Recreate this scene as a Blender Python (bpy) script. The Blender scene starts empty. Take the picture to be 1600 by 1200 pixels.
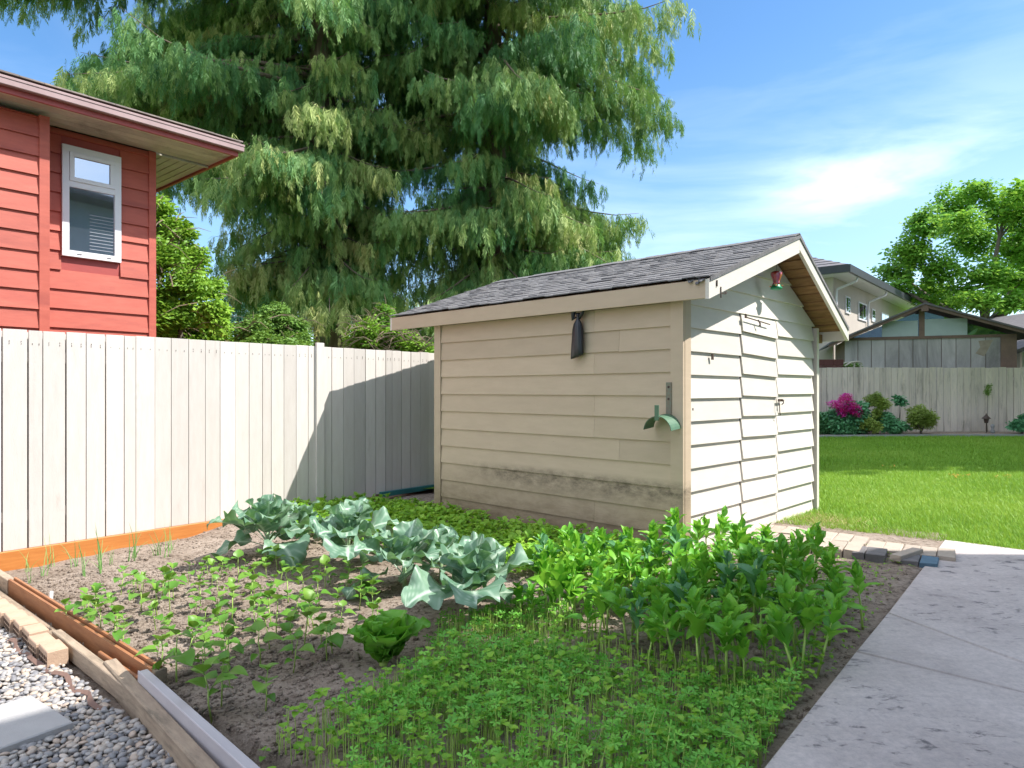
import bpy, math, random
import numpy as np
from mathutils import Vector, Matrix
random.seed(7); RNG = np.random.default_rng(7)
S = bpy.context.scene
COL = S.collection
R = math.radians
# ------------------------------------------------------------------ camera
FPX, CX, CY, H = 1060.0, 800.0, 610.0, 1.45
cam_d = bpy.data.cameras.new('camera'); cam = bpy.data.objects.new('camera', cam_d); COL.objects.link(cam)
cam.location = (0, 0, H); cam.rotation_euler = (R(90), 0, 0)
cam_d.sensor_width = 36; cam_d.lens = 36*FPX/1600; cam_d.shift_y = (CY-600)/1600
cam_d.clip_start = 0.05; cam_d.clip_end = 2000
S.camera = cam
# ------------------------------------------------------------------ light
SUN_AZ, SUN_EL = -8.0, 50.5          # azimuth from +X, degrees
w = bpy.data.worlds.new('World'); S.world = w; w.use_nodes = True
nt = w.node_tree; nt.nodes.clear()
out = nt.nodes.new('ShaderNodeOutputWorld'); bg = nt.nodes.new('ShaderNodeBackground')
sky = nt.nodes.new('ShaderNodeTexSky'); sky.sky_type = 'NISHITA'; sky.sun_disc = False
sky.sun_elevation = R(SUN_EL); sky.sun_rotation = R(90-SUN_AZ); sky.air_density = 1.0; sky.dust_density = 0.6; sky.ozone_density = 1.6
bg.inputs['Strength'].default_value = 0.15
# thin cirrus on the sky dome: noise on the view direction
geo = nt.nodes.new('ShaderNodeTexCoord')
mp = nt.nodes.new('ShaderNodeMapping'); mp.inputs['Scale'].default_value = (1.5, 1.5, 6.0); mp.inputs['Rotation'].default_value = (0.25, 0.35, 0.2)
nz = nt.nodes.new('ShaderNodeTexNoise'); nz.inputs['Scale'].default_value = 1.7; nz.inputs['Detail'].default_value = 9; nz.inputs['Roughness'].default_value = 0.55; nz.inputs['Distortion'].default_value = 0.6
rp = nt.nodes.new('ShaderNodeValToRGB'); rp.color_ramp.elements[0].position = 0.42; rp.color_ramp.elements[0].color = (0,0,0,1); rp.color_ramp.elements[1].position = 0.80; rp.color_ramp.elements[1].color = (1,1,1,1)
def puff(px, py, rad, amp):
    d = Vector(((px-CX)/FPX, 1, (CY-py)/FPX)).normalized()
    dot = nt.nodes.new('ShaderNodeVectorMath'); dot.operation = 'DISTANCE'; dot.inputs[1].default_value = d
    sc = nt.nodes.new('ShaderNodeVectorMath'); sc.operation = 'MULTIPLY'; sc.inputs[1].default_value = (1,1,2.6)
    d2 = (d.x, d.y, d.z*2.6); dot.inputs[1].default_value = d2
    nt.links.new(geo.outputs['Generated'], sc.inputs[0]); nt.links.new(sc.outputs[0], dot.inputs[0])
    mr = nt.nodes.new('ShaderNodeMapRange'); mr.interpolation_type = 'SMOOTHERSTEP'; mr.inputs['From Min'].default_value = rad; mr.inputs['From Max'].default_value = 0
    mr.inputs['To Min'].default_value = 0; mr.inputs['To Max'].default_value = amp
    nt.links.new(dot.outputs['Value'], mr.inputs['Value']); return mr.outputs['Result']
nt.links.new(geo.outputs['Generated'], mp.inputs['Vector']); nt.links.new(mp.outputs[0], nz.inputs['Vector']); nt.links.new(nz.outputs['Fac'], rp.inputs['Fac'])
def wmath(op, a, b):
    m = nt.nodes.new('ShaderNodeMath'); m.operation = op; m.use_clamp = (op == 'ADD')
    for i, v in enumerate((a, b)):
        if isinstance(v, (int, float)): m.inputs[i].default_value = v
        else: nt.links.new(v, m.inputs[i])
    return m.outputs[0]
mask = wmath('ADD', puff(1300, 293, 0.16, 0.20), puff(1440, 280, 0.30, 0.17))
mask = wmath('ADD', mask, puff(1400, 430, 0.9, 0.20))
nn = wmath('ADD', wmath('MULTIPLY', rp.outputs['Color'], 1.7), 0.28)
fac = wmath('ADD', wmath('MULTIPLY', nn, mask), wmath('MULTIPLY', rp.outputs['Color'], 0.10))
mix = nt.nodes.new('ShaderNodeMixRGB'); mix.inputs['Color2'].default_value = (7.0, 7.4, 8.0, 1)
hs = nt.nodes.new('ShaderNodeHueSaturation'); hs.inputs['Saturation'].default_value = 1.25; hs.inputs['Value'].default_value = 0.86
# unseen bright cloud added overhead and behind the viewer to lift the shade
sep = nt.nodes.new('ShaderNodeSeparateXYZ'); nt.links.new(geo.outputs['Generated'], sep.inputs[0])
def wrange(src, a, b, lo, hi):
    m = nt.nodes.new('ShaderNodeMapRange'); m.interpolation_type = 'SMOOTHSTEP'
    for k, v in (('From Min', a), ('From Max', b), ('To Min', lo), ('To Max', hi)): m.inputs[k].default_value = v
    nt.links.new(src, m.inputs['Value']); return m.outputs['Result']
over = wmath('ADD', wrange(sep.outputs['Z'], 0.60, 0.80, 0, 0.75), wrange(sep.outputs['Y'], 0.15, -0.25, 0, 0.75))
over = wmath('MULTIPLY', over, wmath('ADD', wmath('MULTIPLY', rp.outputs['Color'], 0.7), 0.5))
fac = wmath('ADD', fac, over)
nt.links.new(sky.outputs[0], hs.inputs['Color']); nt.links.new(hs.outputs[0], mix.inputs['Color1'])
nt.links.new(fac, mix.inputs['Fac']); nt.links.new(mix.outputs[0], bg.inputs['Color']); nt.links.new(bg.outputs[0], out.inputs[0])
sd = bpy.data.lights.new('sun', 'SUN'); sd.energy = 4.05; sd.angle = R(0.5); sd.color = (1.0, 0.96, 0.91)
sun = bpy.data.objects.new('sun', sd); COL.objects.link(sun)
sv = Vector((math.cos(R(SUN_AZ))*math.cos(R(SUN_EL)), math.sin(R(SUN_AZ))*math.cos(R(SUN_EL)), math.sin(R(SUN_EL))))
sun.rotation_euler = sv.to_track_quat('Z', 'Y').to_euler(); sun.location = sv*50
S.view_settings.view_transform = 'Standard'; S.view_settings.look = 'None'; S.view_settings.gamma = 1; S.view_settings.exposure = 0.95
S.render.engine = 'CYCLES'
S.cycles.max_bounces = 8; S.cycles.transparent_max_bounces = 8; S.cycles.diffuse_bounces = 4

# ------------------------------------------------------------------ helpers
def G(px, py, z=0.0):
    Y = FPX*(H-z)/(py-CY); return Vector(((px-CX)/FPX*Y, Y, z))
def at(px, py, Y): return Vector(((px-CX)/FPX*Y, Y, H+(CY-py)/FPX*Y))
def nodes_mat(name):
    m = bpy.data.materials.new(name); m.use_nodes = True; t = m.node_tree
    return m, t, t.nodes['Principled BSDF'], t.nodes['Material Output']
def L(t, a, b): t.links.new(a, b)
def ramp(t, fac, stops):
    r = t.nodes.new('ShaderNodeValToRGB'); e = r.color_ramp.elements
    while len(e) < len(stops): e.new(0.5)
    for el, (p, c) in zip(e, stops): el.position = p; el.color = (*c, 1)
    L(t, fac, r.inputs['Fac']); return r.outputs['Color']
def coords(t, scale=(1,1,1), src='Object', rot=(0,0,0)):
    tc = t.nodes.new('ShaderNodeTexCoord'); m = t.nodes.new('ShaderNodeMapping'); m.inputs['Scale'].default_value = scale; m.inputs['Rotation'].default_value = rot
    L(t, tc.outputs[src], m.inputs['Vector']); return m.outputs[0]
def noise(t, vec, scale, detail=6, rough=0.6, dist=0.0):
    n = t.nodes.new('ShaderNodeTexNoise'); n.inputs['Scale'].default_value = scale; n.inputs['Detail'].default_value = detail
    n.inputs['Roughness'].default_value = rough; n.inputs['Distortion'].default_value = dist
    L(t, vec, n.inputs['Vector']); return n.outputs['Fac']
def mixc(t, fac, a, b, mode='MIX'):
    m = t.nodes.new('ShaderNodeMixRGB'); m.blend_type = mode
    for k, v in (('Fac', fac), ('Color1', a), ('Color2', b)):
        if isinstance(v, (int, float)): m.inputs[k].default_value = v
        elif isinstance(v, tuple): m.inputs[k].default_value = (*v, 1)
        else: L(t, v, m.inputs[k])
    return m.outputs[0]
def bump(t, h, strength, dist, bsdf):
    b = t.nodes.new('ShaderNodeBump'); b.inputs['Strength'].default_value = strength; b.inputs['Distance'].default_value = dist
    L(t, h, b.inputs['Height']); L(t, b.outputs[0], bsdf.inputs['Normal'])
def mult(t, a, b, op='MULTIPLY'):
    m = t.nodes.new('ShaderNodeMath'); m.operation = op
    for i, v in enumerate((a, b)):
        if isinstance(v, (int, float)): m.inputs[i].default_value = v
        else: L(t, v, m.inputs[i])
    return m.outputs[0]
def attr(t, name):
    a = t.nodes.new('ShaderNodeAttribute'); a.attribute_name = name; return a.outputs['Fac']

def m_plain(name, c1, c2=None, scale=6, rough=0.6, stretch=(1,1,1), bmp=0.15, bscale=None, dirt=None, dirt_lo=0.55, dirt_hi=0.8, vary=True, metallic=0.0, spec=0.5):
    """two-tone noise colour, optional dirt blotches, per-board 'v' attribute brightness"""
    m, t, b, o = nodes_mat(name)
    vec = coords(t, stretch)
    c2 = c2 or tuple(x*0.8 for x in c1)
    col = ramp(t, noise(t, vec, scale, 8, 0.65), [(0.3, c1), (0.7, c2)])
    if dirt:
        f = ramp(t, noise(t, coords(t, tuple(s*0.7 for s in stretch)), scale*0.45, 10, 0.72, 0.4), [(dirt_lo, (0,0,0)), (dirt_hi, (1,1,1))])
        col = mixc(t, f, col, dirt)
    if vary:
        v = attr(t, 'v'); k = mult(t, mult(t, v, 0.22), 0.89, 'ADD')
        mr = t.nodes.new('ShaderNodeCombineColor'); [L(t, k, mr.inputs[i]) for i in range(3)]
        col = mixc(t, 1.0, col, mr.outputs[0], 'MULTIPLY')
    L(t, col, b.inputs['Base Color']); b.inputs['Roughness'].default_value = rough; b.inputs['Metallic'].default_value = metallic
    b.inputs['Specular IOR Level'].default_value = spec
    bump(t, noise(t, vec, bscale or scale*5, 6, 0.7), bmp, 0.01, b)
    return m
def m_leaf(name, stops, rough=0.5, trans=0.3, tcol=None, nscale=0.6, vein=None, spec=0.35):
    """leaf colour from the per-leaf 'v' attribute plus slow noise through the plant; light passes through"""
    m, t, b, o = nodes_mat(name)
    f = mult(t, mult(t, attr(t, 'v'), 0.65), mult(t, noise(t, coords(t), nscale, 3, 0.5), 0.35), 'ADD')
    col = ramp(t, f, stops)
    if vein:
        col = mixc(t, attr(t, 'vein'), col, vein)
    L(t, col, b.inputs['Base Color']); b.inputs['Roughness'].default_value = rough; b.inputs['Specular IOR Level'].default_value = spec
    tr = t.nodes.new('ShaderNodeBsdfTranslucent')
    tc = mixc(t, 0.6, col, tcol or (0.25, 0.42, 0.03), 'MIX'); L(t, tc, tr.inputs['Color'])
    mx = t.nodes.new('ShaderNodeMixShader'); mx.inputs[0].default_value = trans
    L(t, b.outputs[0], mx.inputs[1]); L(t, tr.outputs[0], mx.inputs[2]); L(t, mx.outputs[0], o.inputs['Surface'])
    return m

def np_mesh(name, V, Fs, mat, att=None, smooth=False):
    """V (n,3); Fs list of (k, 3|4) int arrays; att dict name -> per-vertex float array"""
    me = bpy.data.meshes.new(name)
    V = np.ascontiguousarray(V, dtype=np.float32)
    me.vertices.add(len(V)); me.vertices.foreach_set('co', V.ravel())
    Fs = [np.asarray(f, dtype=np.int32) for f in Fs if len(f)]
    loops = np.concatenate([f.ravel() for f in Fs]); tot = np.concatenate([np.full(len(f), f.shape[1], np.int32) for f in Fs])
    st = np.concatenate([[0], np.cumsum(tot)[:-1]]).astype(np.int32)
    me.loops.add(len(loops)); me.loops.foreach_set('vertex_index', loops)
    me.polygons.add(len(tot)); me.polygons.foreach_set('loop_start', st)
    try: me.polygons.foreach_set('loop_total', tot)
    except Exception: pass
    if smooth: me.polygons.foreach_set('use_smooth', np.ones(len(tot), bool))
    me.update(calc_edges=True)
    for k, a in (att or {}).items():
        at_ = me.attributes.new(k, 'FLOAT', 'POINT'); at_.data.foreach_set('value', np.ascontiguousarray(a, np.float32))
    me.materials.append(mat)
    return me
def link(name, me, parent=None, loc=None, rotz=None):
    o = bpy.data.objects.new(name, me); COL.objects.link(o)
    if parent: o.parent = parent
    if loc is not None: o.location = loc
    if rotz is not None: o.rotation_euler = (0, 0, rotz)
    return o
def tag(o, label=None, cat=None, group=None, kind=None):
    if label: o['label'] = label
    if cat: o['category'] = cat
    if group: o['group'] = group
    if kind: o['kind'] = kind
    return o
def empty(name, loc, rotz, label, cat, group=None):
    o = bpy.data.objects.new(name, None); COL.objects.link(o); o.location = loc; o.rotation_euler = (0,0,rotz); o.empty_display_size = 0.1
    return tag(o, label, cat, group)
def copy_tree(o, parent=None):
    c = o.copy(); COL.objects.link(c); c.parent = parent
    for ch in list(o.children): copy_tree(ch, c)
    return c

class MB:
    """collects boxes, prisms and tubes into one mesh; 'v' is a random brightness per piece"""
    def __init__(s): s.V = []; s.F = []; s.A = []
    def add(s, V, F, v=None):
        n = len(s.V); s.V += [tuple(p) for p in V]; s.F += [tuple(i+n for i in f) for f in F]
        s.A += [random.random() if v is None else v]*len(V)
    def hexa(s, P, v=None):   # 8 points: bottom 0-3 ccw, top 4-7
        s.add(P, [(3,2,1,0),(4,5,6,7),(0,1,5,4),(1,2,6,5),(2,3,7,6),(3,0,4,7)], v)
    def box(s, x0,x1,y0,y1,z0,z1, v=None, M=None, bev=0.0):
        if bev:
            P = []
            for z, ins in ((z0, bev), (z0+bev, 0), (z1-bev, 0), (z1, bev)):
                P += [(x0+ins,y0+ins,z),(x1-ins,y0+ins,z),(x1-ins,y1-ins,z),(x0+ins,y1-ins,z)]
            F = [(3,2,1,0),(12,13,14,15)]
            for k in range(3):
                for i in range(4): F.append((k*4+i, k*4+(i+1)%4, (k+1)*4+(i+1)%4, (k+1)*4+i))
        else:
            P = [(x0,y0,z0),(x1,y0,z0),(x1,y1,z0),(x0,y1,z0),(x0,y0,z1),(x1,y0,z1),(x1,y1,z1),(x0,y1,z1)]
            F = [(3,2,1,0),(4,5,6,7),(0,1,5,4),(1,2,6,5),(2,3,7,6),(3,0,4,7)]
        if M is not None: P = [M @ Vector(p) for p in P]
        s.add(P, F, v)
    def prism(s, poly, z0, z1, v=None):
        n = len(poly); P = [(p[0],p[1],z0) for p in poly]+[(p[0],p[1],z1) for p in poly]
        s.add(P, [tuple(reversed(range(n))), tuple(range(n,2*n))]+[(i,(i+1)%n,n+(i+1)%n,n+i) for i in range(n)], v)
    def tube(s, pts, rads, n=8, v=None, cap=True):
        pts = [Vector(p) for p in pts]; V = []; F = []
        if not hasattr(rads, '__len__'): rads = [rads]*len(pts)
        ref = None
        for i, p in enumerate(pts):
            d = (pts[min(i+1,len(pts)-1)]-pts[max(i-1,0)]).normalized()
            a = ref - d*ref.dot(d) if ref is not None else d.orthogonal()
            if a.length < 1e-4: a = d.orthogonal()
            a.normalize(); ref = a; b = d.cross(a)
            for k in range(n):
                t = 2*math.pi*k/n; V.append(p+(a*math.cos(t)+b*math.sin(t))*rads[i])
        for i in range(len(pts)-1):
            for k in range(n): F.append((i*n+k, i*n+(k+1)%n, (i+1)*n+(k+1)%n, (i+1)*n+k))
        if cap: F += [tuple(reversed(range(n))), tuple(range((len(pts)-1)*n, len(pts)*n))]
        s.add(V, F, v)
    def lathe(s, prof, c=(0,0,0), n=20, v=None):
        V = []; F = []
        for (r, z) in prof:
            for k in range(n): V.append((c[0]+r*math.cos(2*math.pi*k/n), c[1]+r*math.sin(2*math.pi*k/n), c[2]+z))
        for i in range(len(prof)-1):
            for k in range(n): F.append((i*n+k, i*n+(k+1)%n, (i+1)*n+(k+1)%n, (i+1)*n+k))
        F += [tuple(reversed(range(n))), tuple(range((len(prof)-1)*n, len(prof)*n))]
        s.add(V, F, v)
    def mesh(s, name, mat, smooth=False):
        me = bpy.data.meshes.new(name); me.from_pydata(s.V, [], s.F); me.materials.append(mat)
        a = me.attributes.new('v', 'FLOAT', 'POINT'); a.data.foreach_set('value', s.A)
        if smooth:
            me.polygons.foreach_set('use_smooth', [True]*len(me.polygons))
        me.update(); return me
    def build(s, name, mat, parent=None, loc=None, rotz=None, smooth=False):
        return link(name, s.mesh(name, mat, smooth), parent, loc, rotz)

def inst(Vb, Fbs, M, T):
    """instances of a base mesh (array copies baked into one mesh)"""
    N, nv = len(T), len(Vb)
    V = np.einsum('nij,vj->nvi', M, Vb) + T[:, None, :]
    off = (np.arange(N)*nv)[:, None, None]
    return V.reshape(-1, 3), [(np.asarray(F)[None]+off).reshape(-1, np.asarray(F).shape[1]) for F in Fbs]
def rotz_m(a):
    c, s, z, o = np.cos(a), np.sin(a), np.zeros_like(a), np.ones_like(a)
    return np.stack([np.stack([c,-s,z],-1), np.stack([s,c,z],-1), np.stack([z,z,o],-1)], -2)
def rotx_m(a):
    c, s, z, o = np.cos(a), np.sin(a), np.zeros_like(a), np.ones_like(a)
    return np.stack([np.stack([o,z,z],-1), np.stack([z,c,-s],-1), np.stack([z,s,c],-1)], -2)
def roty_m(a):
    c, s, z, o = np.cos(a), np.sin(a), np.zeros_like(a), np.ones_like(a)
    return np.stack([np.stack([c,z,s],-1), np.stack([z,o,z],-1), np.stack([-s,z,c],-1)], -2)
# smooth value noise from random sinusoids
_r = np.random.default_rng(3)
_W = [( _r.uniform(0, 2*math.pi), _r.uniform(0, 2*math.pi), 1.6**k, 0.62**k) for k in range(9) for _ in range(4)]
def vnoise(x, y, base=2.0):
    s = 0; tot = 0
    for a, ph, f, am in _W:
        s = s + am*np.sin((x*math.cos(a)+y*math.sin(a))*base*f+ph); tot += am
    return s/tot*2.2
def inpoly(x, y, poly):
    c = False; n = len(poly)
    for i in range(n):
        x1,y1 = poly[i][0],poly[i][1]; x2,y2 = poly[(i+1)%n][0],poly[(i+1)%n][1]
        if (y1 > y) != (y2 > y) and x < (x2-x1)*(y-y1)/(y2-y1)+x1: c = not c
    return c
def scatter(poly, n, mind=0.0, seed=1, tries=40):
    rd = random.Random(seed); xs = [p[0] for p in poly]; ys = [p[1] for p in poly]; out = []; k = 0
    cell = {}
    while len(out) < n and k < n*tries:
        k += 1; x = rd.uniform(min(xs), max(xs)); y = rd.uniform(min(ys), max(ys))
        if not inpoly(x, y, poly): continue
        if mind:
            ci, cj = int(x//mind), int(y//mind); bad = False
            for i in (-1,0,1):
                for j in (-1,0,1):
                    for q in cell.get((ci+i,cj+j), ()):
                        if (q[0]-x)**2+(q[1]-y)**2 < mind*mind: bad = True
            if bad: continue
            cell.setdefault((ci,cj), []).append((x,y))
        out.append((x, y))
    return out
def leaf_mesh(Ln, Wd, n=7, m=4, a0=60, bend=60, petiole=0.25, pw=0.05, ruffle=0.0, rf=3.0, cup=0.25, prof=0.8, lobes=0.0, tip=1.0, seed=0, twist=0.0):
    """leaf starting at the origin towards +X, elevation a0 deg bending down by bend; returns V, F(quads), vein"""
    rd = random.Random(seed); ph = rd.uniform(0, 6.28); ph2 = rd.uniform(0, 6.28)
    V = []; ve = []; x = z = 0.0; ds = Ln/n; prev = None
    for i in range(n+1):
        s = i/n; ang = R(a0 - bend*s**1.3)
        if i: x += math.cos(ang)*ds; z += math.sin(ang)*ds
        if s < petiole: wv = pw*Wd
        else:
            q = (s-petiole)/(1-petiole)
            wv = Wd*max(0.0, math.sin(math.pi*min(1, q)**prof))**tip + pw*Wd*(1-q)
        for j in range(m+1):
            t = -1+2*j/m; at_ = abs(t)
            lb = 1 + lobes*math.sin(rf*2.3*s*6.28+ph+(2 if t > 0 else 0))*at_ if s > petiole else 1
            y = t*wv*0.5*lb
            up = cup*at_**1.4*wv*0.5 + (ruffle*at_**2*math.sin(rf*s*6.28+ph+(1.7 if t>0 else 0)) + ruffle*0.5*at_**2*math.sin(rf*2.1*s*6.28+ph2))*(1 if s > petiole else 0)
            nx, nz_ = -math.sin(ang), math.cos(ang)
            V.append((x+nx*up, y, z+nz_*up))
            lat = abs(((s*7.0-abs(t)*1.6) % 1.0)-0.5)
            if m >= 12: ve.append(1.0 if abs(t) < 0.05 else (max(0.0, 1-lat/0.16)*0.75*(1-at_*0.6) if s > petiole else 0.6)); continue
            ve.append(1.0 if (m >= 6 and abs(t) < 0.05) else (0.55 if m >= 6 and at_ < 0.99 and i % 3 == (int(abs(j-m/2))) % 3 and s > petiole else 0.0))
    F = [(i*(m+1)+j, i*(m+1)+j+1, (i+1)*(m+1)+j+1, (i+1)*(m+1)+j) for i in range(n) for j in range(m)]
    V = np.array(V)
    if twist:
        a = V[:,0]/max(Ln,1e-6)*twist; y = V[:,1].copy(); V[:,1] = y*np.cos(a); V[:,2] += y*np.sin(a)
    return V, np.array(F), np.array(ve)
# ------------------------------------------------------------------ materials
M_cream  = m_plain('cream_paint', (0.69,0.64,0.57), (0.63,0.585,0.52), 3, 0.6, (1,1,4), 0.12, 40, dirt=(0.36,0.30,0.22), dirt_lo=0.62, dirt_hi=0.95)
M_fence  = m_plain('fence_paint', (0.614,0.577,0.537), (0.563,0.515,0.472), 4, 0.6, (6,6,1), 0.15, 30, dirt=(0.34,0.29,0.23), dirt_lo=0.60, dirt_hi=0.95)
M_fence2 = m_plain('weathered_fence_wood', (0.743,0.643,0.560), (0.613,0.533,0.505), 4, 0.75, (6,6,0.8), 0.3, 30, dirt=(0.17,0.14,0.12), dirt_lo=0.52, dirt_hi=0.8)
M_red    = m_plain('red_siding_paint', (0.49,0.115,0.075), (0.41,0.085,0.055), 3, 0.6, (1,1,5), 0.2, 40, dirt=(0.30,0.06,0.045), dirt_lo=0.50, dirt_hi=0.8)
M_redtrim= m_plain('red_trim_paint', (0.396,0.071,0.060), (0.344,0.064,0.056), 3, 0.5)
M_fascia = m_plain('pink_brown_gutter', (0.371,0.260,0.255), (0.306,0.205,0.200), 3, 0.4, vary=False)
M_soffit = m_plain('soffit_boards', (0.635,0.593,0.497), (0.497,0.455,0.386), 4, 0.7, dirt=(0.15,0.11,0.08))
M_shingle= m_plain('grey_asphalt_shingle', (0.222,0.216,0.216), (0.116,0.114,0.121), 9, 0.9, (1,1,1), 0.6, 160, dirt=(0.19,0.18,0.175), dirt_lo=0.5, dirt_hi=0.75)
M_ply    = m_plain('raw_brown_sheathing', (0.36,0.20,0.09), (0.17,0.085,0.035), 5, 0.75, (5,1,5), 0.3, 40, dirt=(0.05,0.025,0.015), dirt_lo=0.55, dirt_hi=0.75)
M_white  = m_plain('white_vinyl', (0.78,0.78,0.80), (0.72,0.72,0.75), 3, 0.35, vary=False, bmp=0.02)
M_orange = m_plain('orange_stained_board', (0.570,0.223,0.055), (0.460,0.157,0.033), 4, 0.5, (1,5,12), 0.2, 30, dirt=(0.30,0.09,0.025), dirt_lo=0.6, dirt_hi=0.85)
M_orange2= m_plain('brown_stained_board', (0.425,0.190,0.081), (0.281,0.109,0.046), 4, 0.55, (1.5,8,8), 0.2, 30, dirt=(0.13,0.05,0.03), dirt_lo=0.55, dirt_hi=0.8)
M_timber = m_plain('weathered_timber', (0.460,0.356,0.253), (0.287,0.218,0.161), 5, 0.8, (1.5,9,9), 0.4, 40, dirt=(0.12,0.10,0.07), dirt_lo=0.5, dirt_hi=0.75)
M_lilac  = m_plain('painted_channel', (0.58,0.55,0.57), (0.50,0.47,0.50), 4, 0.45, (1,4,4), 0.1, dirt=(0.30,0.27,0.25), dirt_lo=0.6, dirt_hi=0.85)
M_brick  = m_plain('tan_brick', (0.52,0.37,0.26), (0.43,0.29,0.20), 10, 0.85, (1,1,1), 0.4, 90, dirt=(0.24,0.15,0.09), dirt_lo=0.55, dirt_hi=0.8)
M_hole   = m_plain('brick_hole_dark', (0.07,0.035,0.02), None, 5, 0.9, vary=False)
M_paver  = m_plain('weathered_paver', (0.46,0.385,0.31), (0.34,0.28,0.225), 7, 0.85, (1,1,1), 0.5, 60, dirt=(0.16,0.11,0.08), dirt_lo=0.55, dirt_hi=0.8)
M_greyp  = m_plain('grey_paver', (0.20,0.185,0.18), (0.13,0.12,0.12), 9, 0.85, (1,1,1), 0.5, 60, dirt=(0.30,0.24,0.18), dirt_lo=0.55, dirt_hi=0.8)
M_bluep  = m_plain('blue_paver', (0.11,0.20,0.27), (0.07,0.13,0.19), 9, 0.8, (1,1,1), 0.5, 60)
M_teal   = m_plain('teal_board', (0.02,0.17,0.17), (0.015,0.12,0.13), 4, 0.5, vary=False)
M_stucco = m_plain('taupe_stucco', (0.540,0.483,0.425), (0.483,0.431,0.380), 2, 0.8, vary=False)
M_tile   = m_plain('dark_roof_tile', (0.195,0.180,0.188), (0.120,0.112,0.120), 5, 0.8, vary=True)
M_dkfas  = m_plain('dark_gutter', (0.06,0.065,0.08), None, 5, 0.4, vary=False)
M_oldwood= m_plain('old_grey_wall', (0.567,0.534,0.534), (0.416,0.392,0.392), 1.2, 0.8, (2,2,0.6), 0.2, 20, dirt=(0.16,0.15,0.145), dirt_lo=0.5, dirt_hi=0.75)
M_oldtrim= m_plain('old_brown_rafter', (0.254,0.166,0.127), (0.176,0.117,0.098), 4, 0.8)
M_poly   = m_plain('cloudy_plastic_sheet', (0.50,0.58,0.58), (0.42,0.50,0.50), 2, 0.35, vary=False, dirt=(0.30,0.34,0.33))
M_bluesid= m_plain('blue_grey_siding', (0.42,0.46,0.52), (0.37,0.41,0.47), 3, 0.6)
M_maroon = m_plain('maroon_brick', (0.14,0.05,0.045), (0.10,0.04,0.035), 8, 0.85)
M_black  = m_plain('black_plastic', (0.022,0.024,0.03), (0.015,0.016,0.02), 20, 0.35, vary=False, bmp=0.1, spec=0.6)
M_gmetal = m_plain('green_painted_metal', (0.10,0.20,0.12), (0.07,0.15,0.09), 18, 0.45, vary=False, dirt=(0.22,0.17,0.12), bmp=0.1)
M_rmetal = m_plain('rusty_green_bracket', (0.17,0.22,0.17), (0.22,0.15,0.10), 30, 0.6, vary=False, bmp=0.2)
M_cmetal = m_plain('pale_curved_metal', (0.50,0.47,0.38), (0.38,0.36,0.28), 12, 0.5, vary=False, bmp=0.1)
M_iron   = m_plain('dark_iron', (0.05,0.035,0.03), (0.09,0.05,0.035), 40, 0.55, vary=False)
M_stone  = m_plain('stepping_stone_concrete', (0.42,0.41,0.40), (0.37,0.36,0.355), 9, 0.85, (1,1,1), 0.3, 120, vary=False)
M_kerb   = m_plain('edging_concrete', (0.36,0.36,0.37), (0.28,0.28,0.29), 6, 0.85, vary=False)
M_plug   = m_plain('nursery_tag_plastic', (0.8,0.82,0.84), None, 5, 0.4, vary=False)
M_pinkp  = m_plain('blue_reflect_wall', (0.42,0.52,0.70), None, 3, 0.7, vary=False)  # unseen wall tinted blue to colour what the red house window reflects
def m_glass(name, base=(0.35,0.40,0.46), metal=0.9):
    m, t, b, o = nodes_mat(name)
    b.inputs['Base Color'].default_value = (*base, 1); b.inputs['Roughness'].default_value = 0.03; b.inputs['Metallic'].default_value = metal
    b.inputs['Specular IOR Level'].default_value = 1.0; b.inputs['Coat Weight'].default_value = 1.0; b.inputs['Coat Roughness'].default_value = 0.02; b.inputs['IOR'].default_value = 1.9
    return m
M_glass = m_glass('window_glass')
M_glassr = m_glass('red_feeder_glass', (0.45,0.01,0.03), 0.0)
m, t, b, o = nodes_mat('green_feeder_plastic'); b.inputs['Base Color'].default_value = (0.02,0.30,0.13,1); b.inputs['Roughness'].default_value = 0.35; M_gplast = m
m, t, b, o = nodes_mat('yellow_flower_plastic'); b.inputs['Base Color'].default_value = (0.75,0.30,0.12,1); b.inputs['Roughness'].default_value = 0.4; M_yplast = m

# concrete: pale lilac grey with dark worn spots
def concrete():
    m, t, b, o = nodes_mat('stained_concrete')
    v = coords(t)
    c = ramp(t, noise(t, v, 1.6, 10, 0.7), [(0.3,(0.38,0.325,0.305)), (0.5,(0.53,0.465,0.435)), (0.72,(0.64,0.565,0.53))])
    c = mixc(t, ramp(t, noise(t, v, 30, 6, 0.8), [(0.40,(0,0,0)), (0.75,(0.55,0.55,0.55))]), c, (0.20,0.19,0.205))
    v2 = coords(t, (1.0, 1.9, 1), rot=(0,0,0.7))
    spots = mult(t, ramp(t, noise(t, v2, 8.0, 10, 0.66, 0.3), [(0.56,(0,0,0)), (0.65,(1,1,1))]), ramp(t, noise(t, v, 1.1, 3, 0.5), [(0.42,(0,0,0)), (0.55,(1,1,1))]))
    c = mixc(t, mult(t, spots, 0.9), c, (0.12,0.11,0.115))
    L(t, c, b.inputs['Base Color']); b.inputs['Roughness'].default_value = 0.8
    h = mult(t, noise(t, v, 60, 6, 0.75), mult(t, spots, -0.6), 'ADD')
    bump(t, h, 0.35, 0.008, b); return m
M_conc = concrete()
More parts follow.
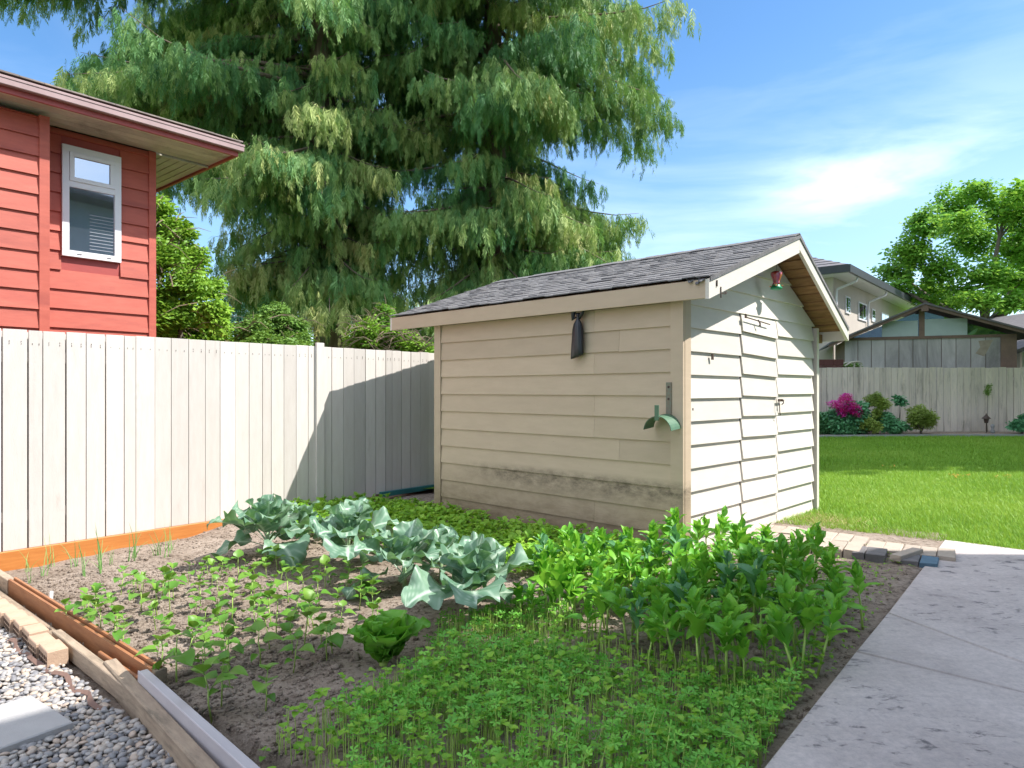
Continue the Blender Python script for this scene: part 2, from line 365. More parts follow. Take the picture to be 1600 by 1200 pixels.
def soilm():
    m, t, b, o = nodes_mat('garden_soil')
    v = coords(t)
    c = ramp(t, noise(t, v, 2.2, 10, 0.75), [(0.3,(0.26,0.20,0.155)), (0.55,(0.40,0.325,0.265)), (0.75,(0.50,0.42,0.35))])
    c = mixc(t, ramp(t, noise(t, v, 24, 8, 0.75), [(0.48,(0,0,0)), (0.66,(1,1,1))]), c, (0.12,0.085,0.06))
    c = mixc(t, ramp(t, noise(t, v, 75, 4, 0.7), [(0.60,(0,0,0)), (0.72,(0.8,0.8,0.8))]), c, (0.50,0.42,0.34))
    L(t, c, b.inputs['Base Color']); b.inputs['Roughness'].default_value = 0.95; b.inputs['Specular IOR Level'].default_value = 0.15
    bump(t, mult(t, noise(t, v, 18, 8, 0.8), mult(t, noise(t, v, 110, 4, 0.7), 0.35), 'ADD'), 0.9, 0.03, b); return m
M_soil = soilm()
def grassground():
    m, t, b, o = nodes_mat('lawn_soil_green')
    v = coords(t)
    c = ramp(t, noise(t, v, 1.2, 8, 0.7), [(0.3,(0.055,0.16,0.012)), (0.7,(0.11,0.24,0.018))])
    c = mixc(t, ramp(t, noise(t, v, 40, 6, 0.8), [(0.4,(0,0,0)), (0.7,(1,1,1))]), c, (0.15,0.28,0.03))
    L(t, c, b.inputs['Base Color']); b.inputs['Roughness'].default_value = 0.9; b.inputs['Specular IOR Level'].default_value = 0.1
    bump(t, noise(t, v, 60, 5, 0.8), 0.8, 0.03, b); return m
M_lawn = grassground()

# ------------------------------------------------------------------ terrain
d_ = Vector((0.645, 0.764, 0)); n_ = Vector((0.764, -0.645, 0))       # fence direction, and the direction facing the camera
E0 = Vector((-4.07, 5.39, 0))                                        # bed edging runs from E0 along n_
SA = Vector((1.418, 5.673, 0.10)); SROT = R(46)                        # shed near corner
SE0 = G(1190,1200,0.10); SE1 = G(1475,843,0.10); _q = (SE1-SE0).normalized(); SEN = (_q.y, -_q.x)
def soil_base(x, y):
    x = np.asarray(x, float); y = np.asarray(y, float)
    z = -0.042+0.034*np.clip(x, -6, 1.5)+0.016*np.clip(y, 0, 5.0)
    hx, hy = -2.75, 7.55
    return z + 0.10*np.exp(-((x-hx)**2+(y-hy)**2)/0.35) 
def soil_z(x, y, rough=True):
    z = soil_base(x, y)
    if rough: z = z + 0.014*vnoise(np.asarray(x, float), np.asarray(y, float), 3.0)+0.013*vnoise(np.asarray(x, float)+9, np.asarray(y, float), 10.0)
    # the bed ends at its edging; outside it the level drops to the gravel
    s = (np.asarray(x)-E0.x)*d_.x+(np.asarray(y)-E0.y)*d_.y
    z = np.where(s < -0.02, np.minimum(z, -0.14), z)
    se = (np.asarray(x)-SE0[0])*SEN[0]+(np.asarray(y)-SE0[1])*SEN[1]          # under the pavement
    z = np.where(se > 0.02, np.minimum(z, -0.10), z)
    yy = np.asarray(y); xx = np.asarray(x)
    lw = (yy > 7.35-0.70*(xx-2.68)+0.1) & (xx > 2.3)                                # under the lawn
    return np.where(lw, np.minimum(z, -0.10), z)
xs = np.concatenate([np.arange(-14, -5.6, 0.2), np.arange(-5.6, 6.0, 0.035)]); ys = np.concatenate([np.arange(-8, 1.0, 0.2), np.arange(1.0, 11.0, 0.035)])
X, Y = np.meshgrid(xs, ys, indexing='ij'); Z = soil_z(X, Y)
ni, nj = X.shape; idx = np.arange(ni*nj).reshape(ni, nj)
F4 = np.stack([idx[:-1,:-1].ravel(), idx[1:,:-1].ravel(), idx[1:,1:].ravel(), idx[:-1,1:].ravel()], -1)
o = link('garden_bed_soil', np_mesh('garden_bed_soil', np.stack([X.ravel(), Y.ravel(), Z.ravel()], -1), [F4], M_soil, smooth=True)); tag(o, kind='structure')
# wide ground to the horizon
mb = MB(); mb.add([(-900,-300,-0.30),(900,-300,-0.30),(900,1500,-0.30),(-900,1500,-0.30)], [(0,1,2,3)])
tag(mb.build('ground', M_lawn), kind='structure')
# lawn: from the path and slab to the back fence, rising a little
LF = [(1.9,7.3),(4.55,6.75),(6.5,9.2)]
def lawn_z(x, y): return 0.075+0.02*np.clip((np.asarray(y)-12)/8, 0, 1)*7*0.9+0.01*vnoise(np.asarray(x, float), np.asarray(y, float), 1.0)
P1 = G(1190,808,0.14); P2 = G(1475,843,0.10); P3 = G(1600,859,0.10)
def lawn_inside(x, y):
    # beyond the line path/slab far edge
    a, b = (P1, P2) if x < P2.x else (P2, P3)
    return (b.x-a.x)*(y-a.y)-(b.y-a.y)*(x-a.x) > 0
xs = np.arange(-3, 26, 0.2); ys = np.arange(4.0, 21.0, 0.2)
X, Y = np.meshgrid(xs, ys, indexing='ij')
# warp grid: front row follows the edge line
def front_y(x):
    x = np.asarray(x, float)
    y1 = P1.y+(P2.y-P1.y)/(P2.x-P1.x)*(x-P1.x); y2 = P2.y+(P3.y-P2.y)/(P3.x-P2.x)*(x-P2.x)
    base = np.where(x < P2.x, y1, np.minimum(y2, 6.4))
    return np.where(x < P1.x, 9.5, base)
xs = np.unique(np.concatenate([np.arange(-3, 26, 0.2), [P1.x-0.001, P1.x, P2.x]])); tt = np.linspace(0, 1, 90)
X = np.repeat(xs[:,None], len(tt), 1); fy = front_y(xs)[:,None]; Y = fy+(21-fy)*tt[None]**1.3
Z = lawn_z(X, Y); ni, nj = X.shape; idx = np.arange(ni*nj).reshape(ni, nj)
F4 = np.stack([idx[:-1,:-1].ravel(), idx[1:,:-1].ravel(), idx[1:,1:].ravel(), idx[:-1,1:].ravel()], -1)
tag(link('lawn', np_mesh('lawn', np.stack([X.ravel(), Y.ravel(), Z.ravel()], -1), [F4], M_lawn, smooth=True)), kind='structure')

# concrete slabs (three pours with open joints)
SZ = 0.10
a0 = G(1190,1200,SZ); c0 = G(1475,843,SZ); e_dir = (c0-a0).normalized()
def on_edge(px, py): return G(px, py, SZ)
j2a, j2b = G(1336,1017,SZ), G(1600,1081,SZ); j1a, j1b = G(1386,957,SZ), G(1600,1036,SZ)
def ext(p, q, k): return q+(q-p).normalized()*k
J2 = ext(j2a, j2b, 6); J1 = ext(j1a, j1b, 1.3)
far_r = ext(c0, G(1600,859,SZ), 5)
start = a0-e_dir*3.5; startR = start+n_*6
def slab(poly, nm):
    mb = MB(); n = len(poly); cen = sum(poly, Vector((0,0,0)))/n
    top = [p+(cen-p).normalized()*0.012 for p in poly]
    V = [(p.x,p.y,-0.15) for p in poly]+[(p.x,p.y,SZ-0.012) for p in poly]+[(p.x,p.y,SZ) for p in top]
    F = [tuple(range(2*n,3*n))]
    for k in range(2):
        for i in range(n): F.append((k*n+i, k*n+(i+1)%n, (k+1)*n+(i+1)%n, (k+1)*n+i))
    mb.add(V, F, 0.5); return tag(mb.build(nm, M_conc), kind='structure')
g = e_dir*0.008
u1 = j2b-j2a; u2 = j1b-j1a; w0 = j1a-j2a; tX = (w0.x*u2.y-w0.y*u2.x)/(u1.x*u2.y-u1.y*u2.x); JX = j2a+u1*tX
slab([start, startR, J2-g, j2a-g], 'concrete_pavement')
slab([j2a+g, JX-n_*0.02, j1a-g], 'concrete_pavement')
slab([j1a+g, JX+g*1.4, J2+g, far_r+n_*1, far_r, c0], 'concrete_pavement')

# gravel bed base and pebbles
GZ = -0.118
gp = [E0-n_*8.0-d_*0.20, E0+n_*4.9-d_*0.20, E0+n_*4.9-d_*12, E0-n_*8.0-d_*12]
mb = MB(); mb.add([(p.x,p.y,GZ-0.022) for p in gp], [(0,1,2,3)])
tag(mb.build('gravel_bed', m_plain('gravel_sand', (0.22,0.19,0.17), (0.15,0.13,0.12), 20, 0.9, vary=False, bmp=0.6)), kind='structure')
def pebbles():
    import bmesh
    bm = bmesh.new(); bmesh.ops.create_icosphere(bm, subdivisions=2, radius=0.5)
    Vb = np.array([v.co[:] for v in bm.verts]); Fb = np.array([[v.index for v in f.verts] for f in bm.faces]); bm.free()
    T = []; rd = random.Random(5)
    for layer, (n, md, dz) in enumerate(((11000, 0.0215, 0.0), (5600, 0.027, 0.014))):
        for x, y in scatter([tuple(G(px,py,-0.08))[:2] for px,py in ((-260,885),(165,1030),(400,1260),(-160,1330))], n, md, 11+layer, 30):
            s = (x-E0.x)*d_.x+(y-E0.y)*d_.y
            if s > -0.205: continue
            T.append((x, y, GZ+dz+rd.uniform(-0.004,0.008)))
    T = np.array(T); N = len(T); r = np.random.default_rng(4)
    L_ = r.uniform(0.024, 0.050, N); Wd = L_*r.uniform(0.6,0.85,N); Hh = L_*r.uniform(0.38,0.6,N)
    M = rotz_m(r.uniform(0, 6.28, N)) @ rotx_m(r.normal(0,0.25,N)) @ roty_m(r.normal(0,0.25,N))
    M = M*np.stack([L_,Wd,Hh],-1)[:,None,:]
    V, F = inst(Vb, [Fb], M, T)
    v = np.repeat(r.random(N), len(Vb)); h = np.repeat(r.random(N), len(Vb))
    m, t, b, o = nodes_mat('river_pebble')
    c = ramp(t, attr(t,'v'), [(0.0,(0.16,0.16,0.175)), (0.25,(0.27,0.265,0.27)), (0.5,(0.37,0.35,0.33)), (0.72,(0.46,0.40,0.34)), (0.88,(0.50,0.38,0.29)), (1.0,(0.60,0.57,0.53))])
    c = mixc(t, ramp(t, noise(t, coords(t), 60, 5, 0.7), [(0.4,(0,0,0)), (0.8,(0.5,0.5,0.5))]), c, (0.20,0.18,0.17))
    L(t, c, b.inputs['Base Color']); b.inputs['Roughness'].default_value = 0.55
    o = link('gravel', np_mesh('gravel', V, F, m, {'v': v}, smooth=True)); tag(o, kind='stuff')
pebbles()
# stepping stone
q0 = G(49,1085,GZ+0.045); q1 = G(115,1127,GZ+0.045)
sdn = (q1-q0).normalized(); sdp = Vector((-sdn.y, sdn.x, 0)); sdp = -sdp if sdp.x > 0 else sdp
mb = MB(); ang = math.atan2(sdn.y, sdn.x)
mb.box(0, (q1-q0).length, -0.62, 0, -0.06, 0, 0.5, bev=0.006)
o = mb.build('stepping_stone', M_stone, loc=q0, rotz=ang); tag(o, 'square grey concrete stepping stone lying in the pebbles', 'paving stone')

# ------------------------------------------------------------------ edging along the bed (runs along n_)
eang = math.atan2(n_.y, n_.x)
def edge_piece(name, label, cat, t0, t1, s0, s1, z0, z1, mat, dz=0.0, yaw=0.0, group=None, bev=0.004):
    """t along the edging, s towards the bed"""
    base = E0+n_*t0
    mb = MB(); mb.box(0, t1-t0, s0, s1, 0, z1-z0, bev=bev)
    o = mb.build(name, mat, loc=(base.x, base.y, z0), rotz=eang+yaw); o.rotation_euler = (0, -math.atan2(dz, t1-t0), eang+yaw)
    return tag(o, label, cat, group)
edge_piece('edging_board', 'short pale tan board at the left end of the bed edging', 'board', -1.2, 0.36, -0.035, 0.02, -0.14, 0.015, M_timber, 0.0)
def double_board():
    e = empty('edging_board', (E0+n_*0.36)+Vector((0,0,-0.14)), eang, 'long orange brown double board holding back the soil of the bed', 'board')
    mb = MB(); mb.box(0, 2.58, -0.028, -0.010, 0, 0.160, bev=0.001); mb.build('outer_board', M_orange2, e)
    mb = MB(); mb.box(0.02, 2.60, 0.000, 0.016, 0, 0.172, bev=0.001); mb.build('inner_board', M_orange2, e)
    mb = MB(); mb.box(2.585, 2.62, -0.03, 0.03, 0.0, 0.165, bev=0.004); mb.build('end_post', M_timber, e)
    return e
double_board()
def channel():
    c0_, c1_ = G(222,1047,0.04), G(393,1200,0.04); ca_ = math.atan2(c1_.y-c0_.y, c1_.x-c0_.x); c0_.z = -0.11
    e = empty('white_edging_channel', c0_, ca_, 'long pale lilac painted channel edging the lower end of the bed', 'edging')
    mb = MB(); mb.box(0, 2.6, -0.020, 0.026, 0.0, 0.15, bev=0.003)
    mb.build('channel_body', M_lilac, e)
    mb = MB(); mb.box(0.0, 2.6, -0.020, -0.014, 0.1505, 0.153, bev=0.001); mb.build('channel_lip', M_lilac, e)
channel()
edge_piece('edging_board', 'thin weathered strip lying behind the holed bricks', 'board', -0.9, 2.05, -0.115, -0.06, -0.12, -0.065, M_timber, -0.01)
edge_piece('edging_board', 'broken brown plank wedged between bricks and channel', 'board', 1.75, 2.98, -0.135, -0.085, -0.12, -0.025, M_timber, 0.0, -0.02)
edge_piece('edging_board', 'short orange brown offcut beside the end of the double board', 'board', 2.35, 2.92, -0.082, -0.064, -0.10, -0.015, M_orange2, 0.0, 0.0)
c0_, c1_ = G(185,1050,-0.01), G(322,1200,-0.01); mb = MB(); mb.box(-0.22, 2.8, -0.020, 0.045, -0.13, 0, bev=0.007)
o = mb.build('timber_beam', M_timber, loc=c0_, rotz=math.atan2(c1_.y-c0_.y, c1_.x-c0_.x)); tag(o, 'long weathered timber beam between the pebbles and lilac channel', 'beam')
# bricks with rows of holes
def make_brick():
    e = empty('holed_brick', (0,0,0), 0, '', 'brick')
    mb = MB(); mb.box(0, 0.185, 0, 0.102, 0, 0.095, 0.5, bev=0.004); mb.build('brick_body', M_brick, e)
    mb = MB()
    for r_ in (0.022, 0.052):
        for k in range(5):
            x = 0.02+k*0.036; mb.box(x-0.009, x+0.009, -0.0025, 0.004, r_-0.008, r_+0.012, 0.5)
    mb.build('holes', M_hole, e); return e
br0 = make_brick(); rd = random.Random(3)
where = ['at the far left end of the row', 'second from the left edge', 'third from the left edge', 'fourth in the row beside the orange board', 'in the middle of the row beside the pebbles', 'sixth along beside the orange board', 'seventh along, where the row steps down', 'beside the end of the timber beam, next to last', 'touching the timber beam end']
k = 0
for i in range(-3, 8):
    b_ = br0 if i == -3 else copy_tree(br0)
    p = E0+n_*(0.55+i*0.198+(0.03 if i > 5 else 0))+d_*(-0.240-(0.022 if i > 5 else 0)+rd.uniform(-0.006,0.006))
    b_.location = (p.x, p.y, -0.112+rd.uniform(-0.004,0.004)); b_.rotation_euler = (rd.uniform(-0.03,0.03), rd.uniform(-0.02,0.02), eang-0.06+rd.uniform(-0.03,0.03))
    b_['label'] = 'tan brick with small round holes edging the pebbles'; b_['group'] = 'holed bricks edging the pebbles'
    for ch in b_.children: pass
# torn landscape fabric strip
mb = MB(); pts = []
for i in range(30):
    t = 1.5+i*0.05; p = E0+n_*t+d_*(-0.285+0.012*math.sin(i*1.1)+(0.03 if t > 2.2 else 0)); pts.append((p.x, p.y, GZ+0.035+0.012*math.sin(i*0.8)))
V = []; 
for i, p in enumerate(pts): V += [(p[0],p[1],p[2]), (p[0]-d_.x*0.02*(1+math.sin(i*1.7)*0.5),p[1]-d_.y*0.02,p[2]-0.012), ]
V2 = [(x,y,z-0.004) for x,y,z in V]
mb.add(V+V2, [(2*i,2*i+1,2*i+3,2*i+2) for i in range(29)]+[(60+2*i+2,60+2*i+3,60+2*i+1,60+2*i) for i in range(29)]+[(2*i,2*i+2,62+2*i,60+2*i) for i in range(29)]+[(2*i+3,2*i+1,61+2*i,63+2*i) for i in range(29)])
tag(mb.build('fabric_strip', m_plain('brown_fabric', (0.22,0.13,0.10), None, 8, 0.8, vary=False)), 'curled brown strip of weed fabric along the bricks', 'fabric')

# ------------------------------------------------------------------ left fence
FP = Vector((-4.43, 5.874, 0.0)); fang = math.atan2(d_.y, d_.x)
def left_fence():
    e = empty('board_fence', (FP.x, FP.y, 0), fang, 'white painted wooden board fence behind the vegetable bed', 'fence')
    mb = MB(); dk = MB(); x = -3.2; rd = random.Random(12)
    while x < 8.2:
        wd = rd.choice((0.165,0.17,0.175,0.10)) if rd.random() < 0.3 else 0.155
        gap = rd.choice((0.005,0.009,0.006,0.014))
        zb = 0.054 if x < 4.05 else (0.054+0.02 if x < 4.8 else 0.10)
        zt = 1.985+rd.uniform(-0.004,0.004)
        if 3.15 < x < 3.30: pass
        y0 = rd.uniform(-0.004,0.004)
        mb.box(x, x+wd, y0-0.022, y0, zb, zt, bev=0.002)
        # nail heads
        for zz in (1.86, 1.88) if rd.random() < 0.5 else (1.86,):
            for fx in (0.25, 0.75): dk.lathe([(0.0022,0),(0.0022,0.003)], n=6) ; dk.V[-12:] = [(p[0]+x+wd*fx, y0-0.0235-p[2], p[1]+zz+rd.uniform(-.01,.01)) for p in dk.V[-12:]]
        x += wd+gap
    mb.build('fence_boards', M_fence, e)
    dk.build('nail_heads', M_iron, e)['kind'] = 'stuff'
    mb = MB(); x = -3.27
    while x < 8.2: mb.box(x, x+0.150, 0.047, 0.065, 0.06, 1.97, bev=0.002); x += 0.153
    mb.build('back_boards', M_fence, e)
    mb = MB(); mb.box(3.13, 3.235, -0.058, -0.026, 0.05, 2.03, bev=0.003); mb.build('fence_post', M_fence, e)
    mb = MB(); mb.box(-3.2, 8.2, 0.004, 0.045, 1.70, 1.79); mb.build('rail', M_fence, e); mb = MB(); mb.box(-3.2, 8.2, 0.004, 0.045, 0.30, 0.39); mb.build('rail', M_fence, e)
    mb = MB(); mb.box(-3.2, 2.75, -0.068, -0.028, -0.36, 0.056, bev=0.004); mb.build('base_board', M_orange, e)
    return e
left_fence()
tb = MB(); tb.box(4.10, 8.0, -0.085, -0.035, 0.04, 0.105, bev=0.003)
o = tb.build('teal_board', M_teal, loc=(FP.x,FP.y,0), rotz=fang); tag(o, 'dark teal board along the foot of the fence beside the shed', 'board')

# ------------------------------------------------------------------ shed
SW, SL = 2.94, 3.18
XL, XR, YF, YB = -0.115, SW+0.19, -0.29, 3.90
ZL, ZR, ZA, XA = 2.2485, 2.056, 2.877, 1.71           # top surface of the roof: eaves and ridge
def roof_z(x): return ZL+(ZA-ZL)*(x-XL)/(XA-XL) if x < XA else ZR+(ZA-ZR)*(XR-x)/(XR-XA)
def x_left(z): return XL+(z-ZL)/(ZA-ZL)*(XA-XL)
def x_right(z): return XR-(z-ZR)/(ZA-ZR)*(XR-XA)
def shed():
    e = empty('garden_shed', SA, SROT, 'cream clapboard garden shed with a grey shingled gable roof', 'shed')
    RT = 0.075                                      # roof thickness below the top surface
    rd = random.Random(21)
    # --- side wall (x = 0, facing -x) : clapboards
    w = MB(); rows = 11; z0 = -0.06; hh = (2.09-z0)/rows*1.0
    def clap_side(mb, x, y0, y1, zb, zt, sgn, jb=0, jt=0):
        # board running along y, lower edge sticks out
        mb.hexa([(x-sgn*0.020, y0, zb+jb), (x, y0, zb+jb), (x, y1, zb+jt), (x-sgn*0.020, y1, zb+jt), (x-sgn*0.004, y0, zt), (x, y0, zt), (x, y1, zt), (x-sgn*0.004, y1, zt)], rd.random())
    for i in range(rows):
        zb = z0+i*hh; cuts = [0.09]
        r0 = rd.random()
        if r0 < 0.7: cuts.append(rd.choice((0.62, 0.9, 1.9, 2.4)))
        cuts.append(SL-0.09)
        for a, b_ in zip(cuts[:-1], cuts[1:]): clap_side(w, 0, a+0.001, b_-0.001, zb, zb+hh+0.004, 1, rd.uniform(-.003,.003), rd.uniform(-.003,.003))
    w.build('side_wall', M_shadeside, e)
    w = MB()
    for i in range(rows):
        zb = z0+i*hh
        w.hexa([(SW, 0.09, zb), (SW+0.020, 0.09, zb), (SW+0.020, SL-0.09, zb), (SW, SL-0.09, zb), (SW, 0.09, zb+hh), (SW+0.004, 0.09, zb+hh), (SW+0.004, SL-0.09, zb+hh), (SW, SL-0.09, zb+hh)], rd.random())
    w.build('side_wall', M_cream, e)
    # core box so no light leaks
    c = MB(); n_pts = [(0.002,-0.05),(SW-0.002,-0.05),(SW-0.002,roof_z(SW)-RT-0.01),(XA,ZA-RT-0.012),(0.002,roof_z(0)-RT-0.01)]
    V = [(p[0], 0.004, p[1]) for p in n_pts]+[(p[0], SL-0.004, p[1]) for p in n_pts]
    c.add(V, [(0,1,2,3,4),(9,8,7,6,5)]+[(i,5+i,5+(i+1)%5,(i+1)%5) for i in range(5)], 0.3); c.build('wall_core', M_gapdark, e)
    # --- gable wall (y = 0, facing -y)
    def gb(mb, xb0, xb1, xt0, xt1, zb, zt, jb0=0, jb1=0, out=0.0, lip=0.030):
        mb.hexa([(xb0, -out-lip, zb+jb0), (xb1, -out-lip, zb+jb1), (xb1, -out, zb+jb1), (xb0, -out, zb+jb0),
                 (xt0, -out-0.006, zt+jb0), (xt1, -out-0.006, zt+jb1), (xt1, -out, zt+jb1), (xt0, -out, zt+jb0)], rd.random())
    hz = 0.1985; zb0 = -0.105
    XD1, XD2, XD3 = 1.055, 1.855, 2.80
    left = MB(); doorz = 2.07
    i = 0
    while True:
        zb = zb0+i*hz; zt = zb+hz+0.004; i += 1
        lim_t = zt+RT+0.02; lim_b = zb+RT+0.02
        if zb < doorz-0.12:                            # beside the doors
            xt0 = 0.098
            gb(left, 0.098, XD1-0.006, max(xt0, x_left(lim_t)), XD1-0.006, zb, zt, rd.uniform(-.003,.003), rd.uniform(-.004,.004))
        else:
            zt2 = min(zt, ZA-RT-0.03); lim_t = zt2+RT+0.02
            xb0 = max(0.098 if zb < 2.02 else 0.0, x_left(lim_b)); xb1 = min(SW-0.03, x_right(lim_b))
            gb(left, xb0, xb1, max(xb0, x_left(lim_t)), min(xb1, x_right(lim_t)), zb, zt2)
        if zt > ZA-RT-0.05: break
    left.build('gable_wall', M_cream, e)
    # doors
    def door(nm, x0, x1, tilt, hx, drop):
        m_ = MB(); k = 0
        nrow = 11
        for k in range(nrow):
            zb = zb0+0.012+k*hz+drop; zt = zb+hz+0.004
            tl = tilt*(k/nrow)**1.2*0.5
            t0 = rd.uniform(-.005,.005)
            if zt > doorz: zt = doorz+0.01
            lim = zt+RT+0.03
            xr_t = min(x1, x_right(lim)); xr_b = min(x1, x_right(zb+RT+0.03))
            if xr_t <= x0+0.1: continue
            gb(m_, x0, xr_b, x0, xr_t, zb, zt, t0+tl, t0-tl+rd.uniform(-.003,.003), 0.010, 0.034)
        d = m_.build(nm, M_cream, e)
        m2 = MB(); m2.box(x0+0.004, x1-0.004, -0.010, -0.0015, zb0+0.03, doorz-0.05, 0.4); m2.build('door_backing', M_gapdark, d)
        return d
    d1 = door('door', XD1+0.006, XD2-0.005, 0.035, 0, 0.0)
    d2 = door('door', XD2+0.004, SW-0.10, 0.0, 0, 0.018)
    d1['label'] = 'left door leaf with sagging clapboards'; d2['label'] = 'right door leaf with the latch'
    lt = MB()
    lt.box(XD2-0.035, XD2+0.075, -0.062, -0.054, 1.235, 1.262); lt.tube([(XD2+0.03,-0.055,1.25),(XD2+0.03,-0.085,1.25),(XD2+0.02,-0.09,1.22),(XD2+0.025,-0.07,1.205)], 0.006, 6)
    lt.tube([(XD2-0.03,-0.06,1.26),(XD2-0.045,-0.075,1.20),(XD2-0.035,-0.075,1.12),(XD2-0.01,-0.07,1.10)], 0.0045, 6); lt.box(XD2+0.05,XD2+0.10,-0.066,-0.056,1.245,1.252)
    lt.build('latch', M_iron, d2)
    # loose hook and strap above the door
    hk = MB(); hk.box(1.10, 1.62, -0.062, -0.056, 2.035, 2.046); hk.box(1.055,1.085,-0.066,-0.056,2.03,2.07); hk.tube([(1.34,-0.06,2.05),(1.35,-0.075,2.02),(1.365,-0.07,1.99),(1.36,-0.06,2.0)], 0.008, 6)
    hk.V = [(x, y, z+(-0.06*(x-1.1))) for x,y,z in hk.V]
    hk.build('door_bar', M_iron, e)
    ml = MB(); ml.box(0.45,0.475,-0.045,-0.032,1.62,1.67); ml.build('small_hook', M_iron, e); ml = MB(); ml.box(0.12,0.128,-0.04,-0.032,1.18,1.20); ml.build('small_hook', M_iron, e)
    # bottom skirt and sill
    sk = MB(); sk.box(0.10, SW-0.06, -0.012, -0.001, -0.16, -0.09, 0.5); sk.box(0.08, SW-0.05, -0.09, -0.014, -0.20, -0.125, 0.5, bev=0.004); sk.build('door_sill', M_paver, e)
    # corner trims
    tr = MB()
    tr.box(-0.028, -0.001, -0.03, 0.088, -0.11, 2.13, bev=0.002); tr.box(-0.001, 0.095, -0.034, -0.001, -0.13, 2.15, bev=0.002)
    tr.build('corner_trim', M_shadeside, e)
    tr = MB(); tr.box(-0.028, -0.001, SL-0.088, SL+0.02, -0.10, 2.14, bev=0.002); tr.build('corner_trim', M_shadeside, e)
    tr = MB(); tr.box(SW-0.03, SW+0.028, -0.052, 0.06, -0.10, roof_z(SW)-RT-0.03, bev=0.002); tr.build('corner_trim', M_cream, e)
    # --- roof: sheathing planks seen from below
    pl = MB()
    def plank(x0, x1, dz):
        z0_, z1_ = roof_z(x0)-0.018, roof_z(x1)-0.018
        pl.hexa([(x0,YF+0.02,z0_-0.022-dz),(x1,YF+0.02,z1_-0.022-dz),(x1,YB-0.02,z1_-0.022-dz),(x0,YB-0.02,z0_-0.022-dz),(x0,YF+0.02,z0_),(x1,YF+0.02,z1_),(x1,YB-0.02,z1_),(x0,YB-0.02,z0_)])
    x = XA
    while x < XR-0.05: plank(x+0.006, min(x+0.115, XR-0.02), rd.uniform(0,.006)); x += 0.128
    x = XA
    while x > XL+0.05: plank(max(x-0.115, XL+0.02), x-0.006, rd.uniform(0,.006)); x -= 0.128
    pl.build('roof_sheathing', M_ply, e)
    # rafter tail on the right
    rf = MB(); rf.box(SW+0.02, XR-0.02, -0.04, -0.01, ZR-0.16, ZR-0.06); rf.build('rafter', M_ply, e)
    # --- shingles
    sh = MB(); 
    def shingles(xe, xr, sgn, nrow):
        for i in range(nrow):
            a = xe+(xr-xe)*i/nrow; b_ = xe+(xr-xe)*(i+1.35)/nrow
            if sgn*(b_-xr) > 0: b_ = xr
            off = rd.uniform(0, 0.2); y = YF-0.03-off
            while y < YB+0.02:
                wd = rd.uniform(0.09, 0.19); y1 = min(y+wd, YB+0.03); y0 = max(y, YF-0.03)
                if y1-y0 > 0.02:
                    ja = rd.uniform(-0.012, 0.006)*sgn; lift = rd.uniform(0.004, 0.013)
                    sag = 0.0
                    za = roof_z(a)+lift+0.006; zb_ = roof_z(b_)+0.0045
                    aa = a+ja-sgn*(0.02 if i == 0 else 0)
                    sh.hexa([(aa,y0,za-0.010),(b_,y0,zb_-0.006),(b_,y1,zb_-0.006),(aa,y1,za-0.010+rd.uniform(-.002,.002)),(aa,y0,za),(b_,y0,zb_),(b_,y1,zb_),(aa,y1,za+rd.uniform(-.002,.002))] if sgn > 0 else
                            [(b_,y0,zb_-0.006),(aa,y0,za-0.010),(aa,y1,za-0.010),(b_,y1,zb_-0.006),(b_,y0,zb_),(aa,y0,za),(aa,y1,za),(b_,y1,zb_)], rd.random())
                y += wd+0.004
    shingles(XL, XA, 1, 15); shingles(XR, XA, -1, 13)
    y = YF-0.03
    while y < YB:
        y1 = min(y+0.16, YB+0.03); l = rd.uniform(0.018,0.026)
        for s_ in (-1, 1):
            xx = XA+s_*0.13; sh.hexa([(XA,y,ZA+l-0.008),(xx,y,roof_z(xx)+l-0.006),(xx,y1,roof_z(xx)+l-0.006),(XA,y1,ZA+l-0.008),(XA,y,ZA+l+0.004),(xx,y,roof_z(xx)+l+0.002),(xx,y1,roof_z(xx)+l+0.002),(XA,y1,ZA+l+0.004)])
        y += 0.16
    sh.build('shingle_roof', M_shingle, e)
    # torn shingle edge at the near corner and drip strip down the front rake
    ds = MB()
    for s_, xe in ((1, XL), (-1, XR)):
        pts = [(xe, roof_z(xe)), (XA, ZA)]
        (x0,z0_),(x1,z1_) = pts
        ds.hexa([(x0,YF-0.036,z0_-0.03),(x1,YF-0.036,z1_-0.03),(x1,YF-0.030,z1_-0.03),(x0,YF-0.030,z0_-0.03),(x0,YF-0.036,z0_+0.004),(x1,YF-0.036,z1_+0.004),(x1,YF-0.030,z1_+0.004),(x0,YF-0.030,z0_+0.004)])
    for k, (dy, dx, dz) in enumerate(((0.02,-0.05,-0.035),(0.12,-0.035,-0.03),(0.06,-0.03,-0.05))):
        ds.hexa([(XL+dx-0.01,YF+dy,ZL+dz-0.006),(XL+0.05,YF+dy-0.03,ZL+0.012),(XL+0.05,YF+dy+0.09,ZL+0.012),(XL+dx+0.01,YF+dy+0.03,ZL+dz),(XL+dx-0.01,YF+dy,ZL+dz+0.002),(XL+0.05,YF+dy-0.03,ZL+0.02),(XL+0.05,YF+dy+0.09,ZL+0.02),(XL+dx+0.01,YF+dy+0.03,ZL+dz+0.006)])
    ds.build('roof_edge_strip', M_shingle, e)
